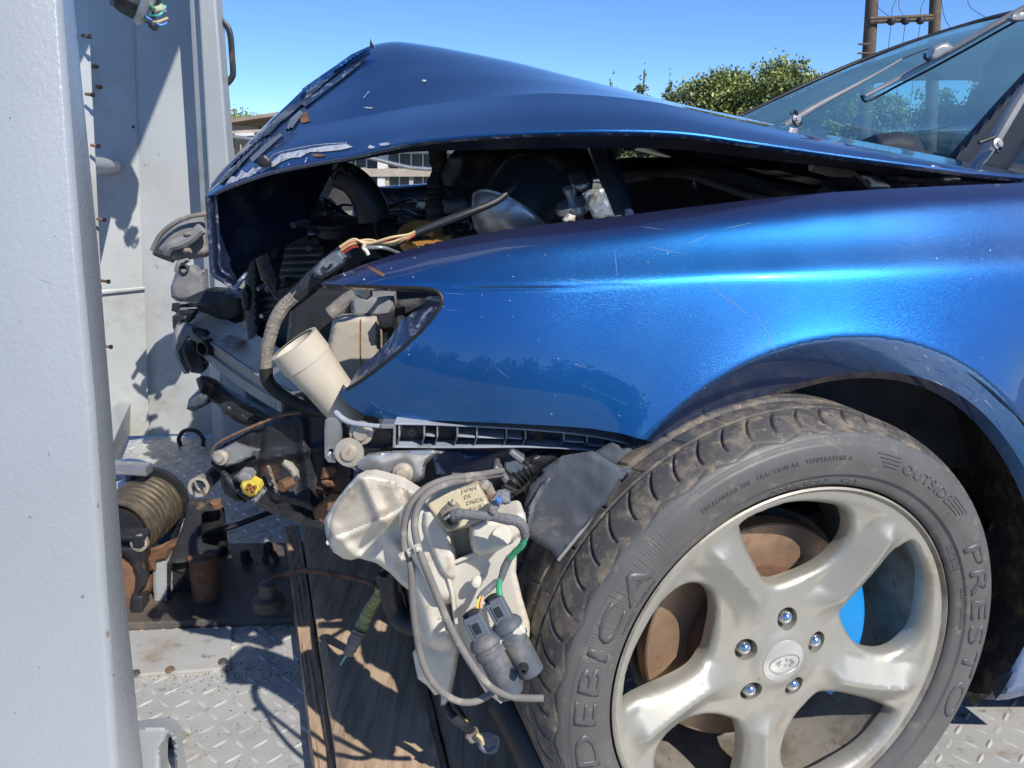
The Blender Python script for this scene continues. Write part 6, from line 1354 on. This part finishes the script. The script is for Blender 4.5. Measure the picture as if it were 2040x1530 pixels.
# ballast box
qb = [P(848, 1003, .77), P(864, 985, .775), P(950, 962, .785), P(962, 985, .78), P(978, 1018, .765), P(956, 1046, .755), P(890, 1060, .752), P(872, 1040, .758)]
puff('control_box', [(848, 1004), (856, 992), (870, 983), (952, 961), (962, 975), (980, 1012), (974, 1030), (955, 1046), (890, 1060), (876, 1046), (860, 1024)], lambda x, y: .772-.0001*(y-960), .012, 6, .03, m_beige, C_, step=4)
puff('control_box_side', [(858, 1012), (872, 1038), (888, 1066), (900, 1066), (888, 1050), (874, 1030), (866, 1010)], .775, .006, 4, .03, m_beige, C_, step=4)
puff('box_bracket', [(958, 962), (978, 960), (990, 985), (990, 1020), (980, 1010), (968, 980)], .785, .003, 3, .006, m_zinc, C_, step=4)
lathe('rail_screw', P(966, 966, .772), (0, -1, .2), [(0, .006), (.003, .0055), (.006, .003)], m_zinc, C_, n=16)
puff('rust_stain_patch', blob(978, 990, 20, 14, 20, 8, 3), .778, .001, 3, .002, m_rust, C_, step=4)
puff('box_socket', [(876, 1022), (890, 1010), (908, 1008), (916, 1016), (922, 1034), (914, 1048), (900, 1056), (888, 1052), (878, 1040)], .742, .008, 5, .03, m_tapelight, C_, step=3)
puff('box_plug', [(884, 1026), (896, 1018), (908, 1018), (914, 1030), (910, 1044), (898, 1050), (888, 1044)], .733, .006, 4, .02, m_rubber, C_, step=3, rough=.02)
for a in ((886, 1034), (898, 1026), (902, 1042)): tube('plug_wire', [P(a[0], a[1], .728), P((a[0]+908)/2, (a[1]+1026)/2-3, .718), P(910, 1024, .722)], .0014, (m_tan, m_white, m_rubber)[a[0] % 3], C_, n=10, sides=6)
puff('moulded_spike', [(896, 1004), (904, 988), (908, 1006), (900, 1010)], .745, .003, 3, .006, m_beige, C_, step=3)
# raised part marks moulded on the box
for k, (s, px_, py_) in enumerate((('JAPAN', 936, 974), ('DR', 941, 986), ('DR0DK', 946, 998), ('BA1B', 952, 1010))):
    cu = bpy.data.curves.new('t', 'FONT'); cu.body = s[::-1] if 0 else s; cu.size = .006; cu.extrude = .0003
    ob = bpy.data.objects.new('t', cu); SC.collection.objects.link(ob); bpy.context.view_layer.update()
    m0 = bpy.data.meshes.new_from_object(ob.evaluated_get(bpy.context.evaluated_depsgraph_get())); bpy.data.objects.remove(ob)
    c = P(px_-14, py_+6, .7565-.0001*(py_-960)); d = (P(px_+14, py_-3, .76)-P(px_-14, py_+6, .76)).normalized(); u = Vector((0, .1, 1)).normalized()
    for v in m0.vertices: v.co = c+d*v.co.x+u*v.co.y+Vector((0, -v.co.z, 0))
    m0.name = 'box_lettering'; m0.materials.clear(); link('box_lettering', m0, m_beige, C_)
# harness over the bottle
tube('taped_harness', [P(905, 1028, .722), P(915, 1024, .716), P(945, 1026, .712), P(985, 1030, .71), P(1008, 1034, .708), P(1030, 1038, .706), P(1042, 1050, .708), P(1046, 1068, .712)], [.0065, .0052, .0045, .0045, .0055, .0052, .0042], m_tape, C_, n=80, wob=.12)
tube('taped_harness', [P(990, 1030, .71), P(982, 1016, .71), P(988, 1002, .712), P(996, 988, .72), P(1006, 985, .74)], [.004, .005, .0055, .005, .006], m_tape, C_, n=50, wob=.12)
puff('harness_plug', [(990, 990), (998, 984), (1014, 990), (1018, 1002), (1006, 1006), (994, 1002)], .715, .008, 5, .02, m_greypl, C_, step=3, rough=.02)
puff('harness_blue_mark', [(986, 992), (998, 990), (1000, 1004), (990, 1004)], .703, .002, 3, .003, m_bluetape, C_, step=3)
tube('harness_green', [P(1046, 1066, .712), P(1040, 1086, .714), P(1026, 1100, .718), P(1016, 1112, .72)], .0034, m_green, C_, n=40, wob=.1)
tube('taped_harness', [P(1016, 1110, .72), P(1006, 1130, .722), P(1000, 1148, .722), P(996, 1158, .722)], [.0038, .0042, .0032], m_tape, C_, n=30, wob=.1)
tube('pump_wire', [P(996, 1152, .722), P(994, 1170, .718), P(996, 1186, .714)], .0032, m_green, C_, n=16)
tube('taped_harness', [P(990, 1158, .722), P(975, 1172, .72), P(962, 1184, .716), P(955, 1194, .712)], [.0034, .0038, .0034], m_tape, C_, n=30, wob=.08)
for k, mt in enumerate((m_yellow, m_red, m_tan)): tube('pump_wire', [P(958+k*2, 1188, .712), P(953+k*3, 1200, .708), P(951+k*4, 1212, .705)], .0014, mt, C_, n=12, sides=6)
# washer pumps
def pump(ax0, ax1, sc, body_end, label_=None):
    a = P(*ax0); b = P(*ax1); d = (b-a).normalized()
    c = lathe('washer_pump', a, d, [(-.008, .010*sc), (-.004, .016*sc), (0, .0185*sc), (.004, .0185*sc), (.006, .0165*sc), (.009, .0165*sc), (.010, .018*sc), (.016, .018*sc), (.017, .0155*sc), (body_end, .0155*sc), (body_end+.002, .0145*sc), (body_end+.004, .010*sc), (body_end+.004, 0)], m_liner, C_, n=44, caps=True)
    # plug on top
    n_, a1, b1 = frame_of(d); c0_ = a-d*.018
    q = []
    sx = Vector((1, 0, 0))-d*d.x; sx.normalize(); sy = d.cross(sx)
    for s in (-1, 1):
        for u, v in ((-1, -1), (1, -1), (1, 1), (-1, 1)): q.append(c0_+sx*(u*.011*sc)+sy*(v*.009*sc)+d*(s*.013))
    hexa('pump_plug', q, m_bluegrey, c, .0015)
    near = -1 if sy.y > 0 else 1
    cc = c0_+sy*near*.0095*sc
    for r_, th_, mt in ((.0075, .0012, m_bluegrey), (.005, .0022, m_black)):
        q = []
        for s in (0, 1):
            for u, v in ((-1, -1), (1, -1), (1, 1), (-1, 1)): q.append(cc+sx*(u*r_*.8*sc)+d*(v*r_*1.15)+sy*near*(s*th_))
        hexa('plug_latch', q, mt, c, .0006)
    tube('plug_seal', [a-d*.030+sx*(-.008), a-d*.032, a-d*.030+sx*.008], .004, m_rubber, c, n=8)
    return c
pump((966, 1277, .725), (1004, 1352, .715), 0.93, .060)
pump((1009, 1244, .735), (1050, 1322, .725), 0.90, .056)
lathe('pump_nozzle', P(1042, 1330, .70), (0, -1, .1), [(0, .006), (.008, .0045), (.008, .002), (.003, .002)], m_black, C_, n=16)
# hoses
ha = [(1000, 938, .86), (960, 945, .80), (920, 950, .76), (880, 958, .745), (845, 975, .735), (818, 1005, .725), (806, 1045, .72), (806, 1090, .715), (818, 1125, .712), (822, 1190, .71), (828, 1250, .71), (842, 1320, .71), (870, 1368, .71), (910, 1396, .712), (945, 1398, .714), (975, 1384, .718), (988, 1372, .72)]
hb_ = [(1000, 945, .87), (950, 952, .79), (905, 960, .75), (865, 975, .733), (838, 1000, .72), (826, 1040, .712), (832, 1085, .705), (848, 1130, .70), (872, 1190, .70), (900, 1255, .70), (925, 1300, .698), (955, 1345, .697), (985, 1374, .698), (1020, 1388, .70), (1055, 1391, .70), (1083, 1391, .70)]
tube('washer_hose', [P(*p) for p in ha], .0037, m_hose, C_, n=160, sides=12)
tube('washer_hose', [P(*p) for p in hb_], .0038, m_hose, C_, n=160, sides=12)
puff('hose_clip', [(793, 1108), (803, 1104), (808, 1116), (799, 1120)], .702, .004, 3, .012, m_white, C_, step=3)
puff('hose_clip', [(809, 1099), (820, 1096), (825, 1106), (814, 1111)], .702, .004, 3, .012, m_white, C_, step=3)
puff('hose_clip', [(824, 1090), (835, 1088), (840, 1098), (829, 1101)], .692, .004, 3, .012, m_white, C_, step=3)
# torn white piece below and dangling plug
tube('lower_lead', [P(886, 1400, .86), P(900, 1425, .85), P(925, 1445, .84), P(942, 1458, .83)], [.005, .006, .005], m_black, C_, n=24)
tube('lower_lead', [P(905, 1405, .88), P(925, 1430, .87), P(936, 1448, .86)], [.004, .003, .001], m_black, C_, n=20)
tube('lower_lead_wire', [P(926, 1432, .862), P(934, 1444, .858), P(939, 1448, .856)], .0018, m_yellow, C_, n=10)
puff('dangling_plug', [(925, 1468), (930, 1462), (950, 1458), (956, 1466), (948, 1480), (938, 1482)], .83, .006, 4, .02, m_tapelight, C_, step=3, rough=.02)
lathe('dangling_grommet', P(974, 1478, .83), (-.3, -1, .2), [(-.004, .006), (0, .014), (.003, .0145), (.004, .0105), (.002, .009), (.002, 0)], m_bluegrey, C_, n=28)
tube('grommet_lug', [P(982, 1462, .825), P(992, 1468, .825), P(990, 1488, .825), P(980, 1492, .825)], .0022, m_bluegrey, C_, n=14)
tube('plug_wire', [P(950, 1464, .82), P(958, 1470, .818), P(962, 1482, .82)], .0024, m_tan, C_, n=10)
# yellow taped cable hanging above the timber
tube('taped_cable', [P(757, 1170, 1.02), P(752, 1190, 1.02), P(738, 1212, 1.02), P(722, 1245, 1.01), P(706, 1278, 1.0), P(695, 1300, 1.0)], [.006, .008, .0095, .0095, .009, .007], m_tapeyel, C_, n=60, wob=.2)
tube('taped_cable_end', [P(716, 1256, 1.0), P(706, 1278, .995), P(694, 1302, .995)], [.0100, .0098, .0075], m_tapelight, C_, n=30, wob=.2)
for k, mt in enumerate((m_teal, m_white, m_teal)): tube('bare_lead', [P(697-k, 1298, 1.0), P(688-k*1.5, 1310+k, 1.0), P(680-k*1, 1321+k*2, 1.0)], .0012, mt, C_, n=8, sides=6)
puff('cable_bracket', [(748, 1150), (766, 1148), (780, 1175), (792, 1205), (780, 1212), (766, 1190), (752, 1176)], 1.04, .006, 5, .02, m_black, C_, step=4, rough=.03)
tube('black_hose', [P(775, 1140, .98), P(778, 1185, .98), P(790, 1220, .98), P(812, 1243, .97), P(845, 1250, .96)], .0145, m_black, C_, n=40, sides=16)
tube('low_black_hose', [P(1005, 1395, .92), P(1030, 1440, .90), P(1060, 1500, .88), P(1100, 1580, .86)], .026, m_black, C_, n=20, sides=18)
